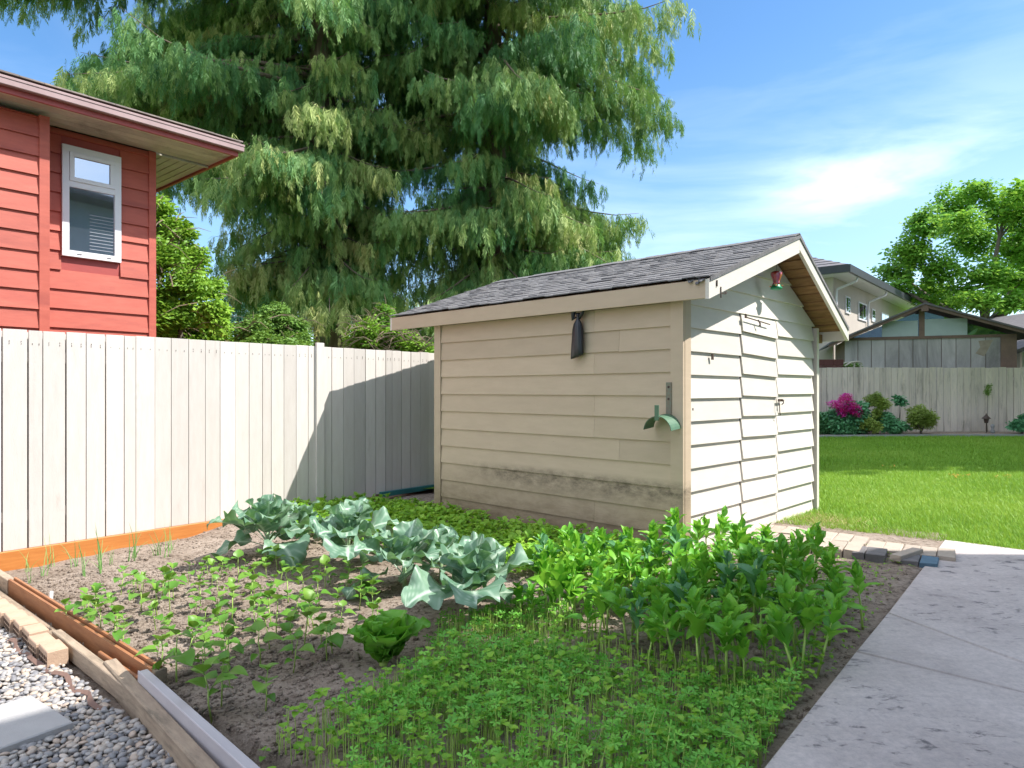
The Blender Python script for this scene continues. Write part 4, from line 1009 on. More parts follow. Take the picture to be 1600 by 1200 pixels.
def small_house(px, Yc, w_, d2, zw, rot, nm, label, wallm, roofm, rise=1.4, ov=0.5):
    C0 = Vector(((px-CX)/FPX*Yc, Yc, 0)); e = empty(nm, C0, rot, label, 'house')
    mb = MB(); z = 0
    while z < zw: mb.hexa([(0,-0.03,z),(w_,-0.03,z),(w_,0,z),(0,0,z),(0,-0.005,min(z+0.2,zw)),(w_,-0.005,min(z+0.2,zw)),(w_,0,min(z+0.2,zw)),(0,0,min(z+0.2,zw))]); z += 0.2
    mb.box(0,w_,0.001,d2,0,zw); mb.build('wall', wallm, e)
    mb = MB(); h = w_/2
    for s_ in (0,1):
        xa, xb = (-ov, h) if s_ == 0 else (h, w_+ov)
        za, zb = (zw-ov*rise/h, zw+rise) if s_ == 0 else (zw+rise, zw-ov*rise/h)
        mb.hexa([(xa,-ov,za),(xb,-ov,zb),(xb,d2+ov,zb),(xa,d2+ov,za),(xa,-ov,za+0.14),(xb,-ov,zb+0.14),(xb,d2+ov,zb+0.14),(xa,d2+ov,za+0.14)])
    mb.build('roof', roofm, e)
    mb = MB(); mb.add([(0,0,zw),(w_,0,zw),(h,0,zw+rise),(0,0.1,zw),(w_,0.1,zw),(h,0.1,zw+rise)], [(0,1,2),(5,4,3),(0,3,4,1),(1,4,5,2),(2,5,3,0)]); mb.build('gable', wallm, e)
    mb = MB(); mb.box(-0.03,0.09,-0.05,0.06,0,zw); mb.box(w_-0.09,w_+0.03,-0.05,0.06,0,zw); mb.build('corner_trim', M_white, e)
    return e
small_house(672, 25, 8, 7, H+(610-522)*25/FPX, 0.05, 'blue_grey_house', 'blue grey sided house glimpsed between cedar and shed roof', M_bluesid, M_tile, 1.0)
small_house(1597, 24, 8, 7, H+(610-540)*24/FPX, 0.0, 'pale_house', 'pale house with grey roof at the far right edge', M_bluesid, M_tile, 1.6, 0.9)
# maroon brick pier behind the fence, bent handle, lantern
def brick_wall():
    Y0 = 20.6; k = Y0/FPX; x0 = (1255-CX)*k; x1 = (1318-CX)*k; z1 = H+(610-561)*k
    e = empty('brick_wall', (x0, Y0, 0), 0, 'low maroon brick wall showing above the weathered fence', 'wall')
    mb = MB(); rd = random.Random(1); z = 0
    while z < z1-0.1:
        x = 0
        while x < x1-x0: mb.box(x, min(x+0.30, x1-x0), 0, 0.2, z, min(z+0.19, z1), bev=0.004); x += 0.31
        z += 0.2
    mb.build('brick_courses', M_maroon, e)
brick_wall()
def handle():
    Y0 = 20.4; pts = [at(1320,572,Y0), at(1330,566,Y0), at(1342,565,Y0), at(1346,568,Y0), at(1344,580,Y0)]
    pts2 = [p+Vector((0.05,0.5,0)) for p in pts]
    e = empty('bent_tube_frame', (pts[0].x, Y0, 0), 0, 'bent pale tube frame poking above the fence', 'frame')
    o = Vector((pts[0].x, Y0, 0)); mb = MB(); mb.tube([p-o for p in pts], 0.025, 8); mb.tube([p-o for p in pts2], 0.025, 8); mb.build('tube', M_cmetal, e)
    mb = MB(); a = pts[-1]-o; mb.tube([a, Vector((a.x,a.y,0.1))], 0.025, 8); mb.build('leg', M_cmetal, e)
handle()
def lantern():
    p = Vector(((1541-CX)/FPX*19.3, 19.3, 0.24)); e = empty('garden_lantern', p, 0, 'small dark garden lantern in front of the weathered fence', 'lantern')
    mb = MB(); mb.tube([(0,0,0),(0,0,0.28)], 0.012, 6); mb.build('post', M_iron, e)
    mb = MB(); mb.lathe([(0.05,0.28),(0.075,0.40),(0.13,0.41),(0.02,0.52),(0.01,0.56)], n=6); mb.build('lamp_head', M_iron, e)
    p = Vector(((1551-CX)/FPX*19.2, 19.2, 0.24)); e = empty('garden_ornament', p, 0, 'small pale stone ornament beside the garden lantern', 'ornament')
    mb = MB(); mb.lathe([(0.05,0),(0.06,0.06),(0.03,0.12),(0.045,0.17),(0.05,0.21),(0.02,0.26)], n=12); mb.build('ornament_body', M_kerb, e, smooth=True)
lantern()

# ------------------------------------------------------------------ path of pavers from the shed door to the slab
pa = G(1163,836,0.17); pb = G(1478,881,0.13); pdir = (pb-pa).normalized(); pang = math.atan2(pdir.y, pdir.x); Lp = (pb-pa).length
def paver(t, s, w_, l, h, mat, label, z=0.0, yaw=0.0, group=None, tilt=0.0, ztop=0.17):
    P = pa+pdir*t+Vector((-pdir.y,pdir.x,0))*s
    mb = MB(); mb.box(0, w_, 0, l, -h, 0, bev=0.006)
    for i, p in enumerate(mb.V): mb.V[i] = (p[0]+0.004*math.sin(t*37+i*1.3), p[1]+0.006*math.sin(t*53+i*2.1+s*9), p[2])
    o = mb.build('paving_block', mat, loc=(P.x, P.y, ztop+z), rotz=pang+yaw); o.rotation_euler = (tilt, 0, pang+yaw)
    return tag(o, label, 'paving block', group)
rd = random.Random(8); t = 0.0; i = 0
def t_of(px):
    k = (px-CX)/FPX; return (pa.x-k*pa.y)/(k*pdir.y-pdir.x)
Lp = t_of(1468)
while t < t_of(1322):
    w_ = rd.uniform(0.105, 0.135)
    for (s, l, row) in ((0.0, 0.34, 0), (0.345, 0.33, 1)):
        zt = 0.165-0.035*(t/Lp)
        o = paver(t, s+rd.uniform(-.012,.004)*(row == 0), w_-0.006, l, 0.13, M_paver, 'worn tan paving block of the path leading to the shed door', rd.uniform(-.006,.004), rd.uniform(-.012,.012), 'tan paving blocks of the shed path', ztop=zt)
    t += w_; i += 1
ts = t
while t < Lp-0.02:
    w_ = rd.uniform(0.12, 0.14); paver(t, 0.26, w_-0.006, 0.36, 0.12, M_paver, 'worn tan paving block of the path leading to the shed door', rd.uniform(-.005,.003), rd.uniform(-.012,.012), 'tan paving blocks of the shed path', ztop=0.128); t += w_
ts = t_of(1333)
gb_ = [(ts, (t_of(1351)-ts)*0.97, M_greyp, 'narrow grey block at the left of the grey pair on the path', 0.012, 0.0), (t_of(1352), t_of(1384)-t_of(1352), M_greyp, 'wide grey block sitting proud on the path front edge', 0.014, 0.02),
       (t_of(1407), t_of(1435)-t_of(1407), M_greyp, 'grey block beside the blue one near the slab', -0.004, 0.0), (t_of(1437), t_of(1466)-t_of(1437), M_bluep, 'blue painted block at the corner of the concrete slab', -0.006, 0.0)]
for (tt_, w_, mt, lb, z_, yw) in gb_: paver(tt_, -0.03, w_, 0.27, 0.12, mt, lb, z_+0.004, yw, ztop=0.128)
paver(t_of(1390), -0.02, 0.085, 0.40, 0.045, M_paver, 'loose tan block lying skewed across the path', 0.03, -0.35, ztop=0.128)
paver(t_of(1386), -0.02, t_of(1405)-t_of(1386), 0.22, 0.10, M_paver, 'sunken brown block under the skewed loose one', -0.045, 0.03, ztop=0.128)
# ------------------------------------------------------------------ leaf materials
ML_cedar = m_leaf('cedar_foliage', [(0.15,(0.033,0.125,0.056)), (0.42,(0.099,0.251,0.084)), (0.62,(0.264,0.389,0.118)), (0.80,(0.489,0.540,0.190)), (0.93,(0.595,0.427,0.190))], 0.6, 0.30, (0.24,0.44,0.06), 0.45)
ML_decid = m_leaf('deciduous_leaves', [(0.2,(0.128,0.290,0.036)), (0.55,(0.254,0.471,0.054)), (0.85,(0.435,0.616,0.090))], 0.5, 0.35, (0.35,0.5,0.05), 0.7)
ML_right = m_leaf('maple_leaves', [(0.2,(0.084,0.271,0.028)), (0.55,(0.189,0.437,0.054)), (0.85,(0.416,0.687,0.074))], 0.5, 0.35, (0.42,0.62,0.07), 0.5)
ML_conif = m_leaf('blue_conifer_needles', [(0.2,(0.029,0.131,0.102)), (0.8,(0.102,0.261,0.189))], 0.6, 0.15, (0.08,0.2,0.1), 0.7)
ML_shrub = m_leaf('shrub_leaves', [(0.2,(0.072,0.189,0.029)), (0.8,(0.232,0.392,0.087))], 0.5, 0.3, (0.3,0.45,0.05), 0.7)
ML_dkshr = m_leaf('dark_shrub_leaves', [(0.2,(0.061,0.245,0.121)), (0.8,(0.216,0.518,0.245))], 0.4, 0.2, (0.1,0.3,0.06), 1.5)
ML_yelsh = m_leaf('yellow_green_shrub_leaves', [(0.2,(0.231,0.330,0.066)), (0.8,(0.429,0.561,0.132))], 0.5, 0.3, (0.4,0.45,0.06), 1.5)
ML_pink  = m_leaf('pink_petals', [(0.2,(0.664,0.016,0.205)), (0.55,(0.800,0.048,0.443)), (0.85,(0.800,0.143,0.759))], 0.5, 0.3, (0.9,0.1,0.4), 3)
ML_bean  = m_leaf('bean_leaves', [(0.15,(0.052,0.167,0.021)), (0.5,(0.104,0.261,0.031)), (0.85,(0.209,0.355,0.052))], 0.42, 0.22, (0.30,0.50,0.04), 3)
ML_kale  = m_leaf('kale_leaves', [(0.15,(0.083,0.188,0.113)), (0.5,(0.142,0.266,0.173)), (0.85,(0.216,0.342,0.226))], 0.38, 0.20, (0.22,0.50,0.04), 2, vein=(0.56,0.68,0.54), spec=0.5)
ML_lett  = m_leaf('lettuce_leaves', [(0.2,(0.073,0.281,0.023)), (0.8,(0.193,0.473,0.044))], 0.4, 0.30, (0.25,0.55,0.03), 4, vein=(0.25,0.45,0.12))
ML_tall  = m_leaf('tall_greens_leaves', [(0.15,(0.075,0.278,0.032)), (0.5,(0.151,0.434,0.040)), (0.9,(0.320,0.626,0.064))], 0.42, 0.33, (0.30,0.55,0.04), 3)
ML_blue  = m_leaf('blue_green_leaves', [(0.2,(0.07,0.21,0.08)), (0.8,(0.14,0.33,0.14))], 0.4, 0.25, (0.15,0.45,0.08), 3)
ML_low   = m_leaf('low_greens_leaves', [(0.1,(0.102,0.290,0.029)), (0.5,(0.232,0.478,0.043)), (0.9,(0.420,0.652,0.087))], 0.45, 0.35, (0.42,0.6,0.05), 2)
ML_fenu  = m_leaf('fenugreek_leaves', [(0.1,(0.080,0.306,0.047)), (0.5,(0.180,0.497,0.064)), (0.9,(0.338,0.727,0.112))], 0.5, 0.32, (0.28,0.55,0.06), 2)
ML_grass = m_leaf('grass_blades', [(0.1,(0.12,0.29,0.025)), (0.5,(0.24,0.46,0.04)), (0.9,(0.44,0.61,0.11))], 0.5, 0.30, (0.48,0.56,0.08), 1.5)
ML_onion = m_leaf('onion_blades', [(0.2,(0.145,0.348,0.087)), (0.8,(0.319,0.522,0.174))], 0.4, 0.2, (0.25,0.45,0.06), 3)
M_stem   = m_plain('green_stem', (0.30,0.46,0.08), (0.40,0.55,0.14), 12, 0.5)
M_kstem  = m_plain('pale_kale_stem', (0.30,0.42,0.22), (0.24,0.36,0.18), 12, 0.5)
M_bark   = m_plain('cedar_bark', (0.24,0.175,0.135), (0.12,0.085,0.065), 3, 0.9, (5,5,0.5), 0.8, 12, dirt=(0.24,0.19,0.15), dirt_lo=0.5, dirt_hi=0.7)
M_bark2  = m_plain('grey_bark', (0.17,0.14,0.11), (0.09,0.075,0.06), 4, 0.9, (4,4,0.6), 0.6, 14)
M_twig   = m_plain('dry_twigs', (0.30,0.24,0.17), (0.22,0.16,0.11), 5, 0.9)

def tris(F): return np.asarray(F)
# ------------------------------------------------------------------ cedars
def spray_base(seed):
    """a hanging fern-like branchlet, 1 unit long down -z"""
    rd = random.Random(seed); V = []; F = []
    def blade(p, d, l, w_):
        d = Vector(d).normalized(); s_ = d.cross(Vector((0,1,0))).normalized(); s_ = (s_+Vector((0,rd.uniform(-.5,.5),0))).normalized()
        n = len(V); a = Vector(p); V.extend([a, a+d*l*0.45+s_*w_, a+d*l, a+d*l*0.45-s_*w_]); F.append((n,n+1,n+2,n+3))
    n = 9
    for i in range(n):
        t = i/n; p = (0.05*math.sin(t*4+seed), 0.05*math.cos(t*3+seed)-0.05, -t*0.85)
        for s_ in (-1, 1):
            l = (0.40-0.22*t)*rd.uniform(0.6,1.25)
            blade(p, (s_*rd.uniform(0.3,0.75), rd.uniform(-.45,.45), -1), l, 0.026)
    blade((0,0,-0.05), (0.02,0.03,-1), 0.98, 0.022); blade((0,0,-0.6), (rd.uniform(-.2,.2),0.1,-1), 0.45, 0.026)
    return np.array([v[:] for v in V]), np.array(F)
SPR = [spray_base(i) for i in range(4)]
def cedar(name, label, base, rfun, zmax, nbr, seed, zlow=4.2, lean=0, tr=0.52):
    rd = random.Random(seed); r_ = np.random.default_rng(seed)
    e = empty(name, base, 0, label, 'tree')
    mb = MB()
    pts = []; rads = []
    for i in range(22):
        z = -0.3+i*(zmax)/21; pts.append((0.10*math.sin(z*0.5)+lean*z, 0.1*math.cos(z*0.4), z)); rads.append(tr*(1-0.93*i/21)*(1+0.30*math.exp(-max(0,z)/1.4)))
    mb.tube(pts, rads, 18)
    # vertical bark ridges
    V = mb.V; mb.V = [(p[0]*(1+0.05*math.sin(math.atan2(p[1],p[0])*9+p[2]*0.6)), p[1]*(1+0.05*math.sin(math.atan2(p[1],p[0])*9+p[2]*0.6)), p[2]) for p in V]
    mb.build('trunk', M_bark, e, smooth=True)
    lim = MB(); T = []; A = []; SC = []; VV = []; 
    ga = 2.39996
    for b in range(nbr):
        u = rd.random(); z0 = zlow+(zmax-1.0-zlow)*u**1.35; a = b*ga+rd.uniform(-.8,.8)
        ca, sa = math.cos(a), math.sin(a)
        droop = 0.50; Lb = rfun(z0, ca, sa)*(rd.choice((0.45,0.7,0.85,1.0)) if not (ca < -0.45 and 7.5 < z0 < 16) else rd.choice((0.8,1.0)))*rd.uniform(0.9,1.1)
        if b % 6 == 0: z0 = rd.uniform(zlow-0.6, 11); Lb = rd.uniform(0.9, 2.0)
        if Lb < 0.3: continue
        cen = Vector((0.10*math.sin(z0*0.5)+lean*z0, 0.1*math.cos(z0*0.4), z0))
        side = Vector((-sa, ca, 0)); tone = rd.gauss(0.06, 0.16); curve = rd.uniform(-.15,.15)
        up = rd.uniform(-0.1, 0.35); dr = rd.uniform(0.28, 0.72)
        def P(s_):
            return cen+Vector((ca,sa,0))*(Lb*s_)+side*(Lb*curve*s_*s_)+Vector((0,0,1))*(Lb*(up*s_-(dr+up)*s_**1.8+0.20*s_**4))
        lim.tube([P(i/6) for i in range(7)], [max(0.004, 0.070*(1-i/6.05)*min(1,Lb/4)) for i in range(7)], 5)
        # secondary branchlets
        ns = int(Lb*4.8)
        for k in range(ns):
            s_ = 0.14+0.86*((k+rd.random())/ns)**0.88
            for sg in (-1, 1):
                ll = (0.25+0.9*math.sin(math.pi*min(1,s_*0.9+0.08))**0.8)*rd.uniform(0.25,0.95)*min(1.1, Lb/3.2)
                p0 = P(s_); dirv = (side*sg+Vector((ca,sa,0))*rd.uniform(0.3,0.9)).normalized()
                m_ = max(1, int(ll/0.20))
                for q in range(m_):
                    f = (q+rd.random())/m_*ll
                    p = p0+dirv*f+Vector((0,0,-0.45*f*f-0.05*rd.random()))
                    nch = rd.choice((1,2,2,3,4)) if s_ > 0.25 else 2; tn = 0.50+tone+rd.gauss(0,0.10)+0.10*(s_-0.5); aa = a+rd.gauss(0,0.9); jx = jy = 0.0; sc0 = rd.uniform(0.26,0.52)
                    for c_ in range(nch):
                      for dup_ in range(2 if c_ < 2 else 1):
                        T.append((p.x+jx+rd.gauss(0,.05)*dup_, p.y+jy+rd.gauss(0,.05)*dup_, p.z-c_*sc0*0.48+rd.gauss(0,.06)*dup_)); A.append(aa+rd.gauss(0,.5)+dup_*1.3); SC.append(sc0*(1-0.13*c_)); VV.append(tn+rd.gauss(0,.05)+0.04*c_)
                        jx += rd.gauss(0,0.035)+ca*0.02; jy += rd.gauss(0,0.035)+sa*0.02
    lim.build('limbs', M_bark, e, smooth=True)
    T = np.array(T); N = len(T); A = np.array(A); SC = np.array(SC); VV = np.clip(np.array(VV), 0, 1)
    which = r_.integers(0, 4, N); outV = []; outF = []; outA = []; off = 0
    for w_ in range(4):
        ix = np.where(which == w_)[0]; Vb, Fb = SPR[w_]
        M = rotz_m(A[ix]+1.57) @ rotx_m(r_.normal(-0.12,0.20,len(ix))) @ roty_m(r_.normal(0,0.18,len(ix)))
        M = M*SC[ix][:,None,None]
        V, F = inst(Vb, [Fb], M, T[ix]); outV.append(V); outF.append(F[0]+off); off += len(V); outA.append(np.repeat(VV[ix], len(Vb)))
    link('crown', np_mesh('crown', np.concatenate(outV), [np.concatenate(outF)], ML_cedar, {'v': np.concatenate(outA)}), e)
    print(name, N)
def rl(z, ca, sa):
    r = float(np.interp(z, [2,4.5,6,8,10,12,15,22,24], [1.6,2.9,3.2,4.8,7.2,8.6,8.0,3.0,1.0]))
    if ca > 0.2: r = min(r, float(np.interp(z, [2,6,9,14,24],[2.0,3.0,3.6,4.4,1.2])))
    if abs(ca) < 0.6: r = min(r, 4.8)
    return r
def rr(z, ca, sa):
    r = float(np.interp(z, [2,4.5,6,8,10,12,15,22,24], [2.2,3.3,3.8,4.1,4.6,5.4,5.2,3.0,1.0]))
    if ca < -0.2: r = min(r, 3.2)
    return r
YC = 16.0
cedar('cedar_tree', 'tall western red cedar with thick trunk left of the shed roof', Vector(((511-CX)/FPX*YC, YC, 0)), rl, 22, 300, 3, 4.0, tr=0.45)
cedar('cedar_tree', 'tall drooping cedar rising directly behind the shed roof', Vector(((775-CX)/FPX*(YC+0.8), YC+0.8, 0)), rr, 22, 290, 8, 3.8, tr=0.42)

# ------------------------------------------------------------------ broadleaf trees and shrubs
def leaf_clump_base(kind='leaf'):
    V = []; F = []; rd = random.Random(17)
    for i in range(7):
        a = rd.uniform(0, 6.28); el = rd.uniform(-0.9, 0.6); d = Vector((math.cos(a)*math.cos(el), math.sin(a)*math.cos(el), math.sin(el)))
        p = d*rd.uniform(0.05,0.55); up = Vector((rd.uniform(-.4,.4), rd.uniform(-.4,.4), 1)).normalized(); s_ = d.cross(up).normalized()
        n = len(V); l = rd.uniform(0.5,0.75); w_ = 0.20
        V += [p, p+d*l*0.4+s_*w_-up*0.03, p+d*l-up*0.12, p+d*l*0.4-s_*w_-up*0.03, p+d*l*0.45+up*0.05]; F += [(n,n+1,n+4),(n+1,n+2,n+4),(n+2,n+3,n+4),(n+3,n,n+4)]
    return np.array([v[:] for v in V]), np.array(F)
CLV, CLF = leaf_clump_base()
def crown_pts(blobs, n, seed, shell=0.55):
    r = np.random.default_rng(seed); vol = np.array([b[3]*b[4]*b[5] for b in blobs])**0.8; pr = vol/vol.sum(); P = []
    ix = r.choice(len(blobs), n, p=pr); B = np.array(blobs)[ix]
    u = r.normal(size=(n,3)); u /= np.linalg.norm(u, axis=1)[:,None]; rad = (shell+(1-shell)*r.random(n))
    rad *= 1+0.18*np.sin(u[:,0]*5+ix)+0.15*np.sin(u[:,2]*7+ix*2)
    return B[:,:3]+u*rad[:,None]*B[:,3:6], ix
def broadleaf(name, label, cat, base, blobs, nclump, lsize, mat, seed, trunk=True, th=0.15, limbs=10, group=None, fork=0.4, barkm=None, shell=0.5, twigs=0):
    """blobs in local coordinates (x,y,z,rx,ry,rz)"""
    e = empty(name, base, 0, label, cat, group); rd = random.Random(seed); r = np.random.default_rng(seed)
    P, ix = crown_pts(blobs, nclump, seed, shell)
    M = rotz_m(r.uniform(0,6.28,nclump)) @ rotx_m(r.normal(0,0.5,nclump)); M = M*(lsize*r.uniform(0.7,1.3,nclump))[:,None,None]
    V, F = inst(CLV, [CLF], M, P)
    bt = r.normal(0,0.12,len(blobs)); v = np.clip(0.5+bt[ix]+r.normal(0,0.15,nclump), 0, 1)
    if trunk:
        mb = MB(); zb = min(b[2] for b in blobs); cx = sum(b[0] for b in blobs)/len(blobs)
        f = Vector((cx*0.15, 0, zb*fork+0.01)); mb.tube([(0,0,-0.2),(f.x*0.5,0.03,f.z*0.5),f], [th*1.25,th,th*0.85], 10)
        for b in rd.sample(blobs, min(limbs, len(blobs))):
            q = Vector(b[:3]); m_ = (f*0.5+q*0.5)+Vector((rd.uniform(-.1,.1)*b[3],rd.uniform(-.1,.1)*b[3],0.0)); m_.z = f.z+(q.z-f.z)*0.42
            mb.tube([f-Vector((0,0,0.05)), m_, q], [th*0.62, th*0.38, th*0.12], 7)
            for _ in range(3):
                q2 = q+Vector((rd.uniform(-1,1)*b[3],rd.uniform(-1,1)*b[4],rd.uniform(-.3,1)*b[5]))*0.75; mb.tube([m_*0.4+q*0.6, q2], [th*0.16, th*0.04], 5)
        mb.build('trunk' if cat == 'tree' else 'stem', barkm or M_bark2, e, smooth=True)
    if twigs:
        mb = MB()
        for _ in range(twigs):
            b = rd.choice(blobs); q = Vector(b[:3])+Vector((rd.uniform(-1,1)*b[3],rd.uniform(-1,-0.2)*b[4],rd.uniform(-1,1)*b[5]))*0.95
            d = Vector((rd.uniform(-1,1),rd.uniform(-.5,.3),rd.uniform(-.6,.6)))*0.5; mb.tube([q,q+d*0.5+Vector((0,0,.05)),q+d],[0.012,0.008,0.003],4)
        mb.build('twigs', M_twig, e)['kind'] = 'stuff'
    link('crown' if cat == 'tree' else 'foliage', np_mesh('crown', V, [F[0]], mat, {'v': np.repeat(v, len(CLV))}), e)
    return e
def blobs_px(lst, Y, base, dep=1.0):
    """rough crown lobes given where they stand; each with its own depth"""
    out = []; rd = random.Random(len(lst)+int(Y))
    for (px, py, rx, ry) in lst:
        yy = Y+rd.uniform(-1,1)*dep; p = at(px, py, yy); k = yy/FPX; out.append((p.x-base.x, p.y-base.y, p.z-base.z, rx*k, (rx+ry)/2*k*0.9, ry*k))
    return out
# big tree at right
B = Vector(((1538-CX)/FPX*33, 33, 0))
bl = blobs_px([(1400,425,28,20),(1425,395,35,28),(1445,350,38,28),(1470,420,40,26),(1490,320,34,28),(1520,375,42,32),(1530,300,30,22),(1545,430,40,24),(1570,330,38,32),(1600,300,35,20),(1600,390,44,36),(1585,440,36,24),(1640,350,50,40),(1650,430,45,30),(1680,380,45,40),(1455,455,34,18),(1405,450,26,14),(1500,455,26,16),(1500,350,30,25),(1530,468,40,18),(1480,475,34,14),(1585,472,34,18),(1445,470,24,12)], 33, B, 2.2)
broadleaf('maple_tree', 'big bright green broadleaf tree above the old garage at right', 'tree', B, bl, 5600, 0.31, ML_right, 5, th=0.36, limbs=6, fork=0.80, shell=0.35)
# left deciduous tree
B = Vector(((265-CX)/FPX*11.6, 11.6, 0))
bl = blobs_px([(245,330,28,22),(275,365,30,24),(250,400,40,30),(300,405,26,28),(290,445,36,26),(330,450,24,18),(335,490,26,30),(300,500,40,30),(250,490,50,40),(200,430,40,40),(255,540,60,30),(330,530,36,24),(180,380,30,30)], 11.6, B, 0.7)
broadleaf('deciduous_tree', 'bright yellow green leafy tree beside the corner of the red house', 'tree', B, bl, 7500, 0.115, ML_decid, 6, th=0.14, limbs=10, fork=0.5, twigs=140, shell=0.3)
# bluish conifer
def conifer(name, label, base, h, rad, seed, mat=None, nbr=90):
    e = empty(name, base, 0, label, 'tree'); rd = random.Random(seed); r = np.random.default_rng(seed)
    mb = MB(); mb.tube([(0,0,-0.3),(0,0,h)], [h*0.02,0.02], 8); mb.build('trunk', M_bark2, e)
    T = []; A = []
    for i in range(nbr*14):
        z = h*(0.12+0.88*r.random()**1.1); rr_ = rad*(1-z/h)*(0.75+0.4*math.sin(z*5+r.random()))*math.sqrt(r.uniform(0.25,1)); a = r.uniform(0,6.28); T.append((rr_*math.cos(a), rr_*math.sin(a), z-0.15*rr_)); A.append(a)
    T = np.array(T); A = np.array(A); n = len(T); M = rotz_m(A+1.57) @ rotx_m(r.normal(-1.1,0.3,n)); M = M*(0.5*r.uniform(0.6,1.2,n))[:,None,None]
    V, F = inst(SPR[0][0], [SPR[0][1]], M, T); link('crown', np_mesh('crown', V, [F[0]], mat or ML_conif, {'v': np.repeat(r.random(n), len(SPR[0][0]))}), e)
conifer('conifer_tree', 'blue green conifer with pointed top between red house and cedar trunk', Vector(((408-CX)/FPX*30, 30, 0)), H+(610-420)*30/FPX, 2.3, 4)
conifer('conifer_tree', 'small dark conifer beside the left edge of the cedar trunk', Vector(((372-CX)/FPX*32, 32, 0)), H+(610-450)*32/FPX, 1.8, 9)
# shrubs behind the fence
def shr(px, py, Y, lobes, n, ls, mat, label, nm='shrub', seed=1, twigs=0, group=None, cat='shrub', z=0.0, dep=0.5, th=0.05):
    B = Vector(((px-CX)/FPX*Y, Y, z)); return broadleaf(nm, label, cat, B, blobs_px(lobes, Y, B, dep), int(n*1.25), ls, mat, seed, th=th, limbs=6, shell=0.3, twigs=twigs, group=group)
shr(425,0,11.5,[(400,520,30,26),(430,500,34,24),(455,515,26,22),(425,545,50,24),(395,545,26,20),(465,540,20,24)],2600,0.10,ML_shrub,'round leafy shrub in front of the blue green conifer', seed=3, twigs=30)
shr(600,0,12.5,[(575,520,22,22),(600,505,24,26),(625,530,26,20),(650,545,24,18),(590,545,36,20),(560,540,18,20)],2400,0.10,ML_decid,'twiggy yellow green shrub between cedar trunk and shed', seed=4, twigs=160)
shr(655,0,18,[(640,535,16,14),(660,548,20,12),(620,480,14,20)],700,0.11,ML_shrub,'small leafy shrub in front of the blue grey house', seed=5)
shr(1290,0,21.2,[(1335,574,12,7),(1322,572,8,5)],120,0.10,ML_shrub,'small green shrub inside the bent tube frame', seed=6)
# a wooded skyline well behind everything, seen only through gaps
B = Vector((0,75,0)); r = np.random.default_rng(2); n = 9000
xx = r.uniform(-110, 110, n); zz = (4.0+2.2*np.sin(xx*0.13)+1.5*np.sin(xx*0.41+1))*r.random(n)**0.6
V, F = inst(CLV, [CLF], rotz_m(r.uniform(0,6.28,n))*(1.3*r.uniform(0.7,1.4,n))[:,None,None], np.stack([xx, r.normal(75,2.5,n), zz], -1))
tag(link('distant_wood', np_mesh('distant_wood', V, [F[0]], ML_shrub, {'v': np.repeat(r.random(n), len(CLV))})), 'distant line of dark green trees behind the houses', 'wood', kind='stuff')
# leaning red-brown pole behind the fence
pp = [at(437,492,12.5), at(447,536,12.5)]; mb = MB(); o_ = pp[1]-(pp[0]-pp[1])*6; mb.tube([pp[0]-o_, pp[1]-o_, (0,0,0)], [0.014,0.016,0.018], 6); tag(mb.build('leaning_pole', M_orange2, loc=o_), 'thin red brown pole leaning behind the board fence', 'pole')
# utility wires
for k, (ya, yb) in enumerate(((520,487),(528,492))):
    a, b_ = at(235, ya, 20), at(480, yb, 24); mb = MB(); mb.tube([(a*(1-i/8)+b_*(i/8))-Vector((0,0,0.25*math.sin(math.pi*i/8)))-a for i in range(9)], 0.012, 5); tag(mb.build('overhead_wire', M_iron, loc=a), ('upper' if k == 0 else 'lower')+' overhead wire crossing behind the left shrubs', 'wire')

# shade trees outside the frame right of the lawn
for k, (x, y, h, rw) in enumerate(((15.3,12.4,14.5,2.8),(17.6,15.2,14.5,2.9),(20.0,18.0,14.5,2.9),(22.4,21.0,14.0,3.0))):
    rd = random.Random(k+50); bl = [(rd.uniform(-1,1)*rw*0.55, rd.uniform(-1,1)*rw*0.35, h*(0.30+0.68*i/15)-0.5, rw*0.6, rw*0.6, rw*0.5) for i in range(16)]
    broadleaf('shade_tree', ['nearest','second','third','farthest'][k]+' leafy tree in the row right of the lawn', 'tree', Vector((x,y,0)), bl, 3800, 0.75, ML_right, 60+k, th=0.25, limbs=8, shell=0.35, group='trees shading the lawn')

# ------------------------------------------------------------------ flower bed plants
def fb(px, lobes, n, ls, mat, label, seed, Y=18.9, nm='shrub', twigs=0, th=0.03): return shr(px,0,Y,lobes,n,ls,mat,label,nm,seed,twigs, z=0.24, dep=0.12, th=th)
fb(1318, [(1300,655,16,16),(1325,650,20,20),(1345,660,18,18),(1310,668,26,12),(1340,640,12,12)], 1500, 0.16, ML_dkshr, 'dark green peony bush carrying the pink flowers', 21, nm='peony_bush')
e = bpy.data.objects['peony_bush']
r = np.random.default_rng(5); P = []
for (px, py, rx, ry, n) in ((1321,632,13,12,150),(1302,631,7,5,40),(1335,638,8,7,50),(1337,646,7,5,40),(1316,646,5,4,25),(1322,620,6,5,40)):
    for _ in range(n):
        u = r.normal(size=3); u /= np.linalg.norm(u); p = at(px, py, 18.7); P.append((p.x+u[0]*rx*0.0177-e.location.x, p.y+u[1]*0.15-e.location.y, p.z+u[2]*ry*0.0177-e.location.z))
P = np.array(P); n = len(P); V, F = inst(CLV, [CLF], rotz_m(r.uniform(0,6.28,n))*(0.075*r.uniform(0.7,1.3,n))[:,None,None], P)
link('pink_flowers', np_mesh('pink_flowers', V, [F[0]], ML_pink, {'v': np.repeat(r.random(n), len(CLV))}), e)
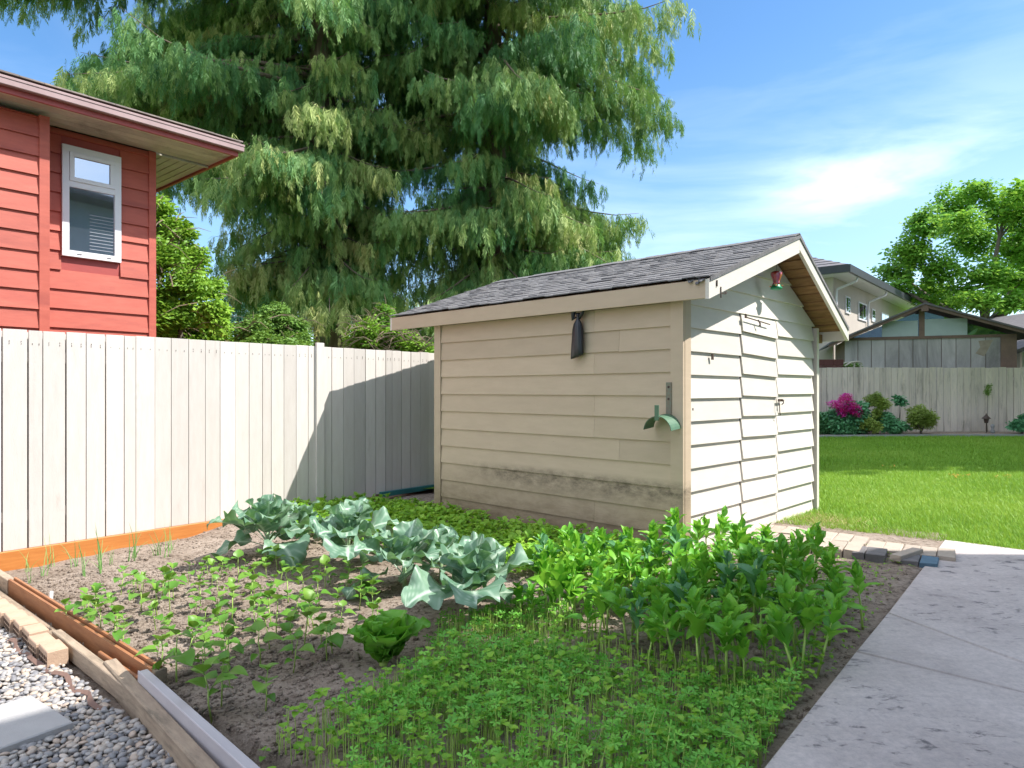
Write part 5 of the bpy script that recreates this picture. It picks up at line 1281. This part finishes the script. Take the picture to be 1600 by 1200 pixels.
fb(1282, [(1278,665,14,12),(1290,668,14,10),(1270,655,10,12),(1285,652,9,8)], 800, 0.15, ML_blue, 'blue green leafy clump at the shed end of the flower bed', 22, nm='leafy_plant')
fb(1372, [(1368,625,14,10),(1378,632,10,8),(1370,645,7,7),(1372,655,14,8)], 750, 0.10, ML_yelsh, 'tall airy yellow green shrub right of the pink peony', 23)
fb(1360, [(1356,662,14,8),(1366,668,12,7)], 500, 0.09, ML_yelsh, 'low yellow green shrub in front of the tall airy one', 24, Y=18.6)
fb(1395, [(1390,664,16,9),(1402,667,14,8),(1380,655,10,9)], 700, 0.15, ML_dkshr, 'low dark leafy clump between the yellow green shrubs', 25, nm='leafy_plant')
fb(1440, [(1436,645,14,12),(1450,652,14,10),(1428,655,10,10),(1441,662,16,8)], 1000, 0.09, ML_yelsh, 'rounded yellow green shrub alone against the fence', 26)
fb(1597, [(1592,664,12,7),(1605,660,14,10),(1620,665,14,9)], 600, 0.15, ML_dkshr, 'dark green leafy plant at the right end of the flower bed', 27, nm='leafy_plant')
fb(1405, [(1405,623,7,4),(1408,629,5,3)], 45, 0.13, ML_dkshr, 'tall single stemmed plant with leaves at its top by the fence post', 28, nm='leafy_plant', th=0.02)
fb(1543, [(1543,612,3,6),(1544,604,3,3)], 40, 0.07, ML_shrub, 'thin climbing weed on the right part of the fence', 29, Y=19.9, nm='climbing_weed', th=0.012)

# ------------------------------------------------------------------ lawn grass
def blades(pts, zf, h, w_, mat, name, seed, vrange=(0,1), parent=None, bend=0.5):
    r = np.random.default_rng(seed); P = np.array(pts); n = len(P); Z = zf(P[:,0], P[:,1])
    hh = h*r.uniform(0.5,1.25,n); a = r.uniform(0,6.28,n); b_ = bend*r.uniform(0.2,1.6,n)
    Vb = np.array([(-0.5,0,0),(0.5,0,0),(0.35,0.30,0.55),(-0.35,0.30,0.55),(0,1.0,0.9)])
    V = np.repeat(Vb[None], n, 0); V[:,:,0] *= (w_*r.uniform(0.7,1.3,n))[:,None]; V[:,:,1] *= (hh*b_)[:,None]; V[:,:,2] *= hh[:,None]
    V = np.einsum('nij,nvj->nvi', rotz_m(a), V); V += np.stack([P[:,0],P[:,1],Z],-1)[:,None,:]
    off = (np.arange(n)*5)[:,None]; F4_ = np.array([[0,1,2,3]])+off; F3_ = np.array([[3,2,4]])+off
    v = np.repeat(np.clip(0.5+0.25*vnoise(P[:,0],P[:,1],1.3)+r.normal(0,0.18,n), 0, 1), 5)
    return np_mesh(name, V.reshape(-1,3), [F4_, F3_], mat, {'v': v})
def lawn_pts(n, y0, y1, seed, pw=1.0):
    r = np.random.default_rng(seed); out = []
    while len(out) < n:
        y = y0+(y1-y0)*r.random(4000)**pw; x = (0.30+0.60*r.random(4000))*y; ok = (y > front_y(x)-0.03) & (y < kerb_y_np(x))
        out += list(zip(x[ok], y[ok]))
    return out[:n]
def kerb_y_np(x): return np.where(x < 16, 18.1+0.45*np.sin((x-8)*0.28), 18.4)
pts = lawn_pts(150000, 5.2, 12, 1, 0.9)
tag(link('lawn_grass', blades(pts, lambda x,y: lawn_z(x,y)-0.005, 0.062, 0.0055, ML_grass, 'lawn_grass', 1)), 'sunlit short green lawn grass beside the shed', 'grass', kind='stuff')
pts = lawn_pts(90000, 11.5, 18.5, 2)
tag(link('lawn_grass', blades(pts, lambda x,y: lawn_z(x,y)-0.005, 0.07, 0.012, ML_grass, 'lawn_grass_far', 2)), 'shaded lawn grass near the back fence', 'grass', kind='stuff')
# dry straw patch by the shed corner
rd = random.Random(2); c_ = G(1275,812,0.1); pts = [(c_.x+rd.gauss(0,0.20)+0.1, c_.y+rd.gauss(0,0.22)) for _ in range(900)]
ML_straw = m_leaf('dry_straw', [(0.2,(0.45,0.33,0.15)), (0.8,(0.62,0.50,0.28))], 0.7, 0.2, (0.6,0.5,0.2), 2)
tag(link('dry_grass', blades(pts, lambda x,y: lawn_z(x,y), 0.05, 0.006, ML_straw, 'dry_grass', 3, bend=1.6)), 'dry straw coloured grass at the foot of the shed corner', 'grass', kind='stuff')
# tiny orange weeds in the lawn
r = np.random.default_rng(8); P = [G(px+r.uniform(-18,18), py+r.uniform(-3,3), 0.10) for (px, py, n) in ((1500,748,14),(1393,733,5),(1560,750,6),(1330,705,5)) for _ in range(n)]
P = np.array([p[:] for p in P]); n = len(P); V, F = inst(CLV, [CLF], rotz_m(r.uniform(0,6.28,n))*0.022, P+np.array([0,0,0.055]))
M_dand = m_plain('orange_petals', (0.75,0.32,0.03), None, 5, 0.6, vary=False)
tag(link('lawn_wildflowers', np_mesh('lawn_wildflowers', V, [F[0]], M_dand)), 'tiny orange wildflowers dotted through the lawn', 'wildflowers', kind='stuff')

# ------------------------------------------------------------------ vegetable bed
def gp_(l, z=0.03): return [tuple(G(px, py, z))[:2] for px, py in l]
class LB:
    """collects leaves (leaf_mesh results) with a per-leaf tone into one mesh"""
    def __init__(s): s.V = []; s.F = []; s.v = []; s.e = []; s.n = 0
    def add(s, VF, M, v):
        V, F, e = VF; V = V @ np.array(M.to_3x3()).T + np.array(M.translation); s.V.append(V); s.F.append(F+s.n); s.n += len(V); s.v.append(np.full(len(V), v)); s.e.append(e)
    def build(s, name, mat, parent=None, smooth=True):
        return link(name, np_mesh(name, np.concatenate(s.V), [np.concatenate(s.F)], mat, {'v': np.concatenate(s.v), 'vein': np.concatenate(s.e)}, smooth=smooth), parent)
def MT(loc, rz, tilt=0.0, sc=1.0): return Matrix.Translation(loc) @ Matrix.Rotation(rz, 4, 'Z') @ Matrix.Rotation(tilt, 4, 'Y') @ Matrix.Scale(sc, 4)

# bean seedlings
BL = [leaf_mesh(1.0, 0.80, 6, 4, 20+8*i, 55, 0.18, 0.05, 0.02, 2, 0.30, 0.55, tip=0.85, seed=i) for i in range(4)]
def make_bean(seed):
    rd = random.Random(seed); e = empty('bean_plant', (0,0,0), 0, 'young bean seedling with broad green leaves in bare soil', 'bean plant', 'bean seedlings on the bare soil')
    h = rd.uniform(0.085, 0.13); sx = rd.uniform(-.02,.02); mb = MB(); mb.tube([(0,0,-0.02),(sx*0.5,0.004,h*0.5),(sx,0,h)], [0.0035,0.003,0.0025], 6)
    lb = LB(); a = rd.uniform(0, 3.14)
    for k in range(2): lb.add(rd.choice(BL), MT((sx,0,h*0.92), a+k*3.14+rd.uniform(-.3,.3), rd.uniform(-.35,.75), rd.uniform(0.085,0.115)), rd.uniform(0.3,0.8))
    top = h+rd.uniform(0.03,0.06); mb.tube([(sx,0,h),(sx+0.006,0.006,top)], [0.0025,0.002], 5)
    a2 = a+1.5
    for k in range(rd.choice((2,3,4))): lb.add(rd.choice(BL), MT((sx+0.006,0.006,top), a2+k*2.1+rd.uniform(-.4,.4), rd.uniform(-.9,-.1), rd.uniform(0.05,0.085)), rd.uniform(0.4,1.0))
    if rd.random() < 0.6:
        for k in range(2): lb.add(rd.choice(BL), MT((sx*0.5,0,h*0.55), a+1+k*3.1, rd.uniform(-.2,.5), rd.uniform(0.04,0.065)), rd.uniform(0.1,0.6))
    mb.build('stem', M_stem, e, smooth=True); lb.build('leaves', ML_bean, e)
    return e
beans = [make_bean(i) for i in range(8)]; used = [False]*8
def put(protos, used, x, y, z, sc, rd, **kw):
    i = rd.randrange(len(protos))
    if used[i]: o = copy_tree(protos[i])
    else: o = protos[i]; used[i] = True
    o.location = (x, y, z); o.rotation_euler = (rd.uniform(-.1,.1), rd.uniform(-.1,.1), rd.uniform(0,6.28)); o.scale = (sc,)*3
    for k, v in kw.items(): o[k] = v
    return o
rd = random.Random(4)
bp = scatter(gp_([(115,950),(195,905),(400,868),(520,900),(590,925),(610,965),(560,1000),(500,1040),(430,1040),(340,1075),(250,1050),(190,1000)]), 86, 0.135, 9, 200)
for x, y in bp: put(beans, used, x, y, float(soil_z(x,y)), rd.uniform(0.65,1.25), rd)
for (px, py, s_) in ((275,1052,1.55),(330,1100,1.35),(345,1085,1.2),(160,975,1.1),(130,945,1.0),(415,1090,1.1),(150,935,0.9),(475,995,1.3),(520,1010,1.2),(105,960,0.8)):
    p = G(px, py, 0.02); put(beans, used, p.x, p.y, float(soil_z(p.x,p.y)), s_, rd)

# onions along the fence
def make_onion(seed):
    rd = random.Random(seed); e = empty('onion_plant', (0,0,0), 0, 'thin upright onion shoots growing beside the orange board', 'onion', 'onion shoots along the fence')
    V = []; F = []; vv = []
    for k in range(rd.randint(3,6)):
        a = rd.uniform(0,6.28); h = rd.uniform(0.16,0.36); l = rd.uniform(0.02,0.16); w_ = 0.0045; bx, by = rd.uniform(-.03,.03), rd.uniform(-.03,.03); n = len(V); c, s = math.cos(a), math.sin(a)
        for i in range(7):
            t = i/6; x = bx+c*l*t*t; y = by+s*l*t*t; z = h*t-0.03*t*t*(l > .1); ww = w_*(1-t)**0.6+0.0003
            for q in range(3): V.append((x+ww*math.cos(q*2.1), y+ww*math.sin(q*2.1), z))
        for i in range(6):
            for q in range(3): F.append((n+i*3+q, n+i*3+(q+1)%3, n+(i+1)*3+(q+1)%3, n+(i+1)*3+q))
        vv += [rd.random()]*21
    link('blades', np_mesh('blades', np.array(V), [np.array(F)], ML_onion, {'v': np.array(vv)}, smooth=True), e); return e
on = [make_onion(i) for i in range(5)]; uo = [False]*5
for (px, py, s_) in ((42,885,0.8),(68,893,0.9),(80,878,0.9),(117,880,1.0),(130,895,1.0),(155,885,1.25),(163,890,1.0),(175,875,0.6),(208,868,1.1),(245,865,0.9),(262,868,0.95),(265,858,0.8),(205,873,0.9),(45,905,0.6)):
    p = G(px, py, -0.05); put(on, uo, p.x, p.y, float(soil_z(p.x,p.y)), s_, rd)

# kale
def make_kale(loc, label, seed, nl=11, size=0.34, lean=0.0, up=1.0):
    rd = random.Random(seed); e = empty('kale_plant', loc, rd.uniform(0,6.28), label, 'kale plant', 'big blue green kale plants')
    mb = MB(); hs = 0.16*up; mb.tube([(0,0,-0.03),(0.005,0.005,hs*0.6),(0,0,hs)], [0.016,0.014,0.011], 9); mb.build('stem', M_kstem, e, smooth=True)
    for k in range(nl):
        t = k/(nl-1); a = k*2.4+rd.uniform(-.3,.3); sz = 1.25*size*(1.0-0.45*t)*rd.uniform(0.85,1.12)
        VF = leaf_mesh(sz*1.25, sz*0.80, 26, 14, 35+50*t+rd.uniform(-10,10), 75-35*t+rd.uniform(-15,20), 0.34, 0.055, 0.030*sz/0.3, rd.uniform(2.0,3.2), 0.16+0.28*t, 0.70, lobes=0.10, tip=0.50, seed=seed*31+k, twist=rd.uniform(-.6,.6))
        lb = LB(); lb.add(VF, MT((0,0,hs*(0.45+0.55*t)), a), rd.uniform(0.25,0.9)); lf = lb.build('leaf', ML_kale, e)
    return e
for i, (px, py, nl, sz, up, lab) in enumerate(((418,862,17,0.38,1.6,'large blue green kale plant at the far end by the orange board'), (545,880,17,0.37,1.45,'blue green kale plant with upright centre, second from the fence'),
        (632,915,15,0.34,1.1,'blue green kale plant third from the fence behind the lettuce'), (735,962,15,0.35,1.2,'blue green kale plant nearest the camera with one tall upright leaf'),
        (480,848,9,0.30,1.2,'smaller kale plant squeezed between the two farthest ones'), (690,905,9,0.27,1.1,'small kale plant behind the nearest ones beside the tall greens'))):
    p = G(px, py, 0.04); make_kale(Vector((p.x,p.y,float(soil_z(p.x,p.y))-0.01)), lab, 40+i, nl, sz, up=up)
kn = [o for o in bpy.data.objects if o.name.startswith('kale_plant') and 'nearest the camera' in o.get('label','')][0]
lb = LB(); lb.add(leaf_mesh(0.42, 0.22, 26, 14, 84, 14, 0.35, 0.06, 0.02, 2.4, 0.5, 0.8, lobes=0.1, tip=0.7, seed=99), MT((0.0,0.01,0.13), 0.3), 0.5); lb.build('leaf', ML_kale, kn)

# lettuce
def lettuce():
    p = G(600,1030,0.02); e = empty('lettuce', Vector((p.x,p.y,float(soil_z(p.x,p.y)))), 0.4, 'upright green romaine lettuce head in the middle of the bed', 'lettuce'); rd = random.Random(6)
    mb = MB(); mb.lathe([(0.02,-0.02),(0.026,0.01),(0.02,0.05),(0.008,0.07)], n=10); mb.build('core', M_stem, e, smooth=True)
    for k in range(15):
        t = k/14; sz = 0.30*(1-0.25*t)*rd.uniform(0.9,1.08)
        VF = leaf_mesh(sz, sz*0.80, 18, 12, 42+42*t+rd.uniform(-8,8), 30-26*t, 0.0, 0.28, 0.016, rd.uniform(3,5), 0.42, 1.25, tip=0.5, seed=200+k)
        lb = LB(); lb.add(VF, MT((0,0,0.015+0.02*t), k*2.4), rd.uniform(0.2,0.9)); lb.build('leaf', ML_lett, e)
lettuce()

# tall greens
TL = [leaf_mesh(1.0, 0.42, 7, 4, 50+10*i, 75-10*i, 0.20, 0.06, 0.03, 2, 0.35, 0.75, tip=0.9, seed=i+7, twist=0.3*(i-1)) for i in range(4)]
def make_tall(seed, kind=0):
    rd = random.Random(seed); e = empty('tall_green_plant', (0,0,0), 0, 'tall leafy green with thick pale stalk and pointed leaves', 'leafy green', 'tall leafy greens in front of the shed')
    h = rd.uniform(0.29, 0.41); bx = rd.uniform(-.03,.03); mb = MB(); mb.tube([(0,0,-0.02),(bx*0.3,0,h*0.4),(bx,0.01,h)], [0.0075,0.0065,0.003], 7)
    lb = LB(); n = rd.randint(10,13)
    for k in range(n):
        t = (k+0.4)/n; z = h*(0.50+0.50*t); sz = (0.185-0.085*t)*rd.uniform(0.8,1.15)
        lb.add(rd.choice(TL), MT((bx*t,0.01*t,z), k*2.4+rd.uniform(-.3,.3), -0.55*t+rd.uniform(-.15,.2), sz), rd.uniform(0.2,0.9))
    for k in range(3): lb.add(rd.choice(TL), MT((0,0,h*rd.uniform(0.15,0.35)), rd.uniform(0,6.28), rd.uniform(0,.4), 0.05), rd.uniform(0.6,1.0))
    mb.build('stem', M_stem, e, smooth=True); lb.build('leaves', ML_tall if kind == 0 else ML_blue, e); return e
tg = [make_tall(300+i, 1 if i in (11,) else 0) for i in range(12)]; ut = [False]*12
rd = random.Random(31)
tp = scatter(gp_([(805,985),(850,925),(980,905),(1100,915),(1240,915),(1310,950),(1310,1010),(1265,1095),(1130,1095),(1010,1065),(900,1010)]), 165, 0.078, 12, 300)
for x, y in tp:
    o = put(tg, ut, x, y, float(soil_z(x,y)), rd.uniform(0.62,1.12), rd); o.rotation_euler = (rd.gauss(0,.13), rd.gauss(0,.13), o.rotation_euler[2])
for (px, py, s_) in ((1060,890,1.1),(1090,893,1.05),(1035,885,0.95),(1120,900,1.0),(1195,900,0.8),(1160,905,0.8),(1105,880,0.8),(1240,905,0.7),(845,905,0.9),(880,895,0.9),(930,895,0.9)):
    p = G(px, py, 0.05); put(tg, ut, p.x, p.y, float(soil_z(p.x,p.y)), s_, rd)
for (px, py, s_, lab) in ((1348,992,0.95,'solitary leafy green with yellowing lower leaves near the slab edge'), (1300,925,0.75,'short leafy green standing apart toward the path')):
    p = G(px, py, 0.05); o = put(tg, ut, p.x, p.y, float(soil_z(p.x,p.y)), s_, rd, label=lab); del o['group']

# low yellow-green greens: an uncountable mass in front of the shed
def low_greens():
    base = [leaf_mesh(1.0, 0.72, 4, 2, 30+12*i, 60, 0.22, 0.05, 0.0, 2, 0.3, 0.7, tip=0.8, seed=i) for i in range(3)]
    V3 = []; F3_ = []; off = 0
    for q, (V, F, e_) in enumerate(base):
        pass
    rd = random.Random(77); r = np.random.default_rng(77)
    pts = scatter(gp_([(425,810),(470,788),(560,782),(640,790),(692,803),(800,830),(900,852),(1015,878),(1040,905),(985,925),(900,915),(800,900),(700,880),(560,850),(470,832)], 0.05), 950, 0.045, 21, 60)
    outV = []; outF = []; outA = []; off = 0
    sv_ = []
    for x, y in pts:
        z = float(soil_z(x,y)); h = rd.uniform(0.09,0.17); tone = rd.gauss(0.55,0.15)
        for k in range(rd.randint(8,11)):
            sv_.append((x+rd.gauss(0,.012), y+rd.gauss(0,.012), z+h*rd.uniform(0.35,1.0), k*2.4+rd.uniform(-.4,.4), rd.uniform(-.7,.35), rd.uniform(0.045,0.085), tone+rd.gauss(0,.12)))
    A_ = np.array(sv_); which = r.integers(0, 3, len(A_))
    for q in range(3):
        S_ = A_[which == q]; Vb, Fb, _ = base[q]; M = (rotz_m(S_[:,3]) @ roty_m(S_[:,4]))*S_[:,5][:,None,None]
        V, F = inst(Vb, [Fb], M, S_[:,:3]); outV.append(V); outF.append(F[0]+off); off += len(V); outA.append(np.repeat(np.clip(S_[:,6],0,1), len(Vb)))
    tag(link('low_greens', np_mesh('low_greens', np.concatenate(outV), [np.concatenate(outF)], ML_low, {'v': np.concatenate(outA)}, smooth=True)), 'dense low yellow green leaf crop in front of the shed wall', 'leaf crop', kind='stuff')
low_greens()

# fenugreek-like seedlings: fine stems with three-part leaves
def fenugreek():
    r = np.random.default_rng(88); rd = random.Random(88)
    # leaflet triple as base: three small obovate leaves
    V = []; F = []
    for k in range(3):
        a = (k-1)*1.25; d = Vector((math.cos(a), math.sin(a), 0.10)); s_ = Vector((-math.sin(a), math.cos(a), 0)); n = len(V)
        V += [Vector((0,0,0)), d*0.45-s_*0.20+Vector((0,0,.06)), d*0.9-s_*0.22, d*1.05, d*0.9+s_*0.22, d*0.45+s_*0.20+Vector((0,0,.06))]; F += [(n,n+1,n+2,n+3),(n,n+3,n+4,n+5)]
    Vb = np.array([v[:] for v in V]); Fb = np.array(F)
    A_ = scatter(gp_([(380,1330),(385,1190),(425,1150),(520,1105),(610,1075),(700,1045),(800,1035),(900,1050),(1000,1085),(1100,1100),(1240,1100),(1195,1195),(1120,1330)], 0.02), 2300, 0.028, 5, 60)
    B_ = scatter(gp_([(640,1050),(700,975),(800,950),(900,965),(980,1060),(820,1040)], 0.02), 330, 0.035, 6, 60)
    C_ = scatter(gp_([(990,1030),(1270,1050),(1240,1110),(1000,1085)], 0.02), 260, 0.04, 7, 60)
    S_ = []; st = MB()
    for grp, hm in ((A_, 1.0), (B_, 0.75), (C_, 0.8)):
        for x, y in grp:
            if float(vnoise(x+5,y,3.0)) < -0.32+0.5*rd.random(): continue
            z = float(soil_z(x,y)); h = rd.uniform(0.07,0.14)*hm*(1+0.5*float(vnoise(x,y,4.0)))*rd.choice((0.7,1,1,1.25)); lx_, ly_ = rd.gauss(0,.018), rd.gauss(0,.018); tone = rd.gauss(0.5,0.15)
            st.tube([(x,y,z-0.01),(x+lx_*0.4,y+ly_*0.4,z+h*0.6),(x+lx_,y+ly_,z+h)], [0.0026,0.0022,0.0014], 3, cap=False)
            nn_ = rd.randint(3,5)
            for k in range(nn_):
                t = 0.70+0.30*(k+1)/nn_; sz = rd.uniform(0.015,0.025)*(1.1 if k == nn_-1 else 0.9); a = k*2.4+rd.uniform(-.5,.5); o = 0.0 if k == nn_-1 else 0.014
                S_.append((x+lx_*t+math.cos(a)*o, y+ly_*t+math.sin(a)*o, z+h*t+0.004, a, rd.gauss(-0.45,0.55), sz*rd.choice((0.8,1,1,1.35)), tone+rd.gauss(0,.12)))
    for x, y in scatter(gp_([(385,1330),(385,1190),(425,1150),(520,1105),(640,1045),(700,985),(800,965),(900,985),(1000,1040),(1260,1070),(1195,1195),(1120,1330)], 0.02), 2200, 0.0, 15, 60):
        z = float(soil_z(x,y)); h = rd.uniform(0.05,0.15); st.tube([(x,y,z-0.01),(x+rd.gauss(0,.006),y+rd.gauss(0,.006),z+h)], [0.0028,0.0012], 3, cap=False, v=rd.uniform(0.5,1))
    A = np.array(S_); M = (rotz_m(A[:,3]) @ roty_m(A[:,4]))*A[:,5][:,None,None]; V, F = inst(Vb, [Fb], M, A[:,:3])
    o = link('seedling_carpet', np_mesh('seedling_carpet', V, [F[0]], ML_fenu, {'v': np.repeat(np.clip(A[:,6],0,1), len(Vb))})); tag(o, 'dense carpet of fine three leaved seedlings in the foreground', 'seedlings', kind='stuff')
    s_ = st.build('stems', M_stem, o); s_['kind'] = 'stuff'; print('fenugreek', len(A))
fenugreek()
# broad leaved weeds mixed through the seedlings
def mixed_weeds():
    rd = random.Random(5); A = []
    for x, y in scatter(gp_([(390,1290),(400,1160),(520,1100),(640,1050),(760,1010),(900,1010),(1050,1070),(1250,1090),(1290,1000),(1340,960),(1300,1040),(1225,1180),(1130,1300)], 0.02), 420, 0.05, 44, 60):
        z = float(soil_z(x,y)); h = rd.uniform(0.05,0.17)
        for k in range(rd.randint(3,6)): A.append((x,y,z+h*rd.uniform(0.75,1.0),k*2.4+rd.uniform(-.4,.4),rd.uniform(-.6,.3),rd.uniform(0.022,0.05),rd.random()))
    A = np.array(A); Vb, Fb, _ = BL[1]; V, F = inst(Vb, [Fb], (rotz_m(A[:,3]) @ roty_m(A[:,4]))*A[:,5][:,None,None], A[:,:3])
    tag(link('mixed_weeds', np_mesh('mixed_weeds', V, [F[0]], ML_low, {'v': np.repeat(A[:,6]*0.8, len(Vb))}, smooth=True)), 'broader leaved weeds growing up through the seedling carpet', 'weeds', kind='stuff')
mixed_weeds()
# small weeds / crumbs on the soil
def crumbs():
    import bmesh
    bm = bmesh.new(); bmesh.ops.create_icosphere(bm, subdivisions=1, radius=0.5); Vb = np.array([v.co[:] for v in bm.verts]); Fb = np.array([[v.index for v in f.verts] for f in bm.faces]); bm.free()
    Vb *= np.random.default_rng(1).uniform(0.75,1.25,(len(Vb),1))
    pts = scatter(gp_([(10,890),(380,800),(700,860),(1150,860),(1440,880),(1230,1190),(420,1190),(240,1050)], 0.0), 9000, 0.0, 33, 5)+scatter(gp_([(10,890),(240,1050),(420,1190),(560,1100),(520,1000),(380,860)], 0.0), 5000, 0.0, 34, 5)
    P = np.array(pts); r = np.random.default_rng(3); n = len(P); s_ = r.gamma(1.6, 0.0065, n)+0.004; Z = soil_z(P[:,0],P[:,1])+s_*0.15
    M = (rotz_m(r.uniform(0,6.28,n)) @ rotx_m(r.uniform(0,6.28,n)))*(s_[:,None,None]*np.array([1,0.8,0.7])[None,None,:])
    V, F = inst(Vb, [Fb], M, np.stack([P[:,0],P[:,1],Z],-1))
    tag(link('soil_clods', np_mesh('soil_clods', V, [F[0]], M_soil)), 'crumbly clods scattered over the bare bed soil', 'clods', kind='stuff')
crumbs()
pts = scatter(gp_([(1150,860),(1300,845),(1440,885),(1380,970),(1290,1080),(1250,930)], 0.05), 300, 0.03, 9, 50)
S_ = []; rd = random.Random(1)
for x, y in pts:
    for k in range(3): S_.append((x, y, float(soil_z(x,y))+0.012, rd.uniform(0,6.28), rd.uniform(-.6,.2), rd.uniform(0.015,0.035)))
A = np.array(S_); Vb, Fb, _ = TL[0]; V, F = inst(Vb, [Fb], (rotz_m(A[:,3]) @ roty_m(A[:,4]))*A[:,5][:,None,None], A[:,:3])
tag(link('small_weeds', np_mesh('small_weeds', V, [F[0]], ML_low, {'v': np.full(len(V), 0.5)})), 'tiny weeds sprouting between the path and the tall greens', 'weeds', kind='stuff')
# plant marker
p = G(80,928,-0.03); mb = MB(); mb.prism([(-0.011,0),(0.011,0),(0.012,0.05),(0.009,0.058),(-0.009,0.058),(-0.012,0.05)], 0, 0.0015)
o = mb.build('plant_marker', M_plug, loc=(p.x,p.y,float(soil_z(p.x,p.y))+0.0)); o.rotation_euler = (R(80), 0, R(15)); tag(o, 'small white plastic plant marker stuck in the soil', 'plant marker')
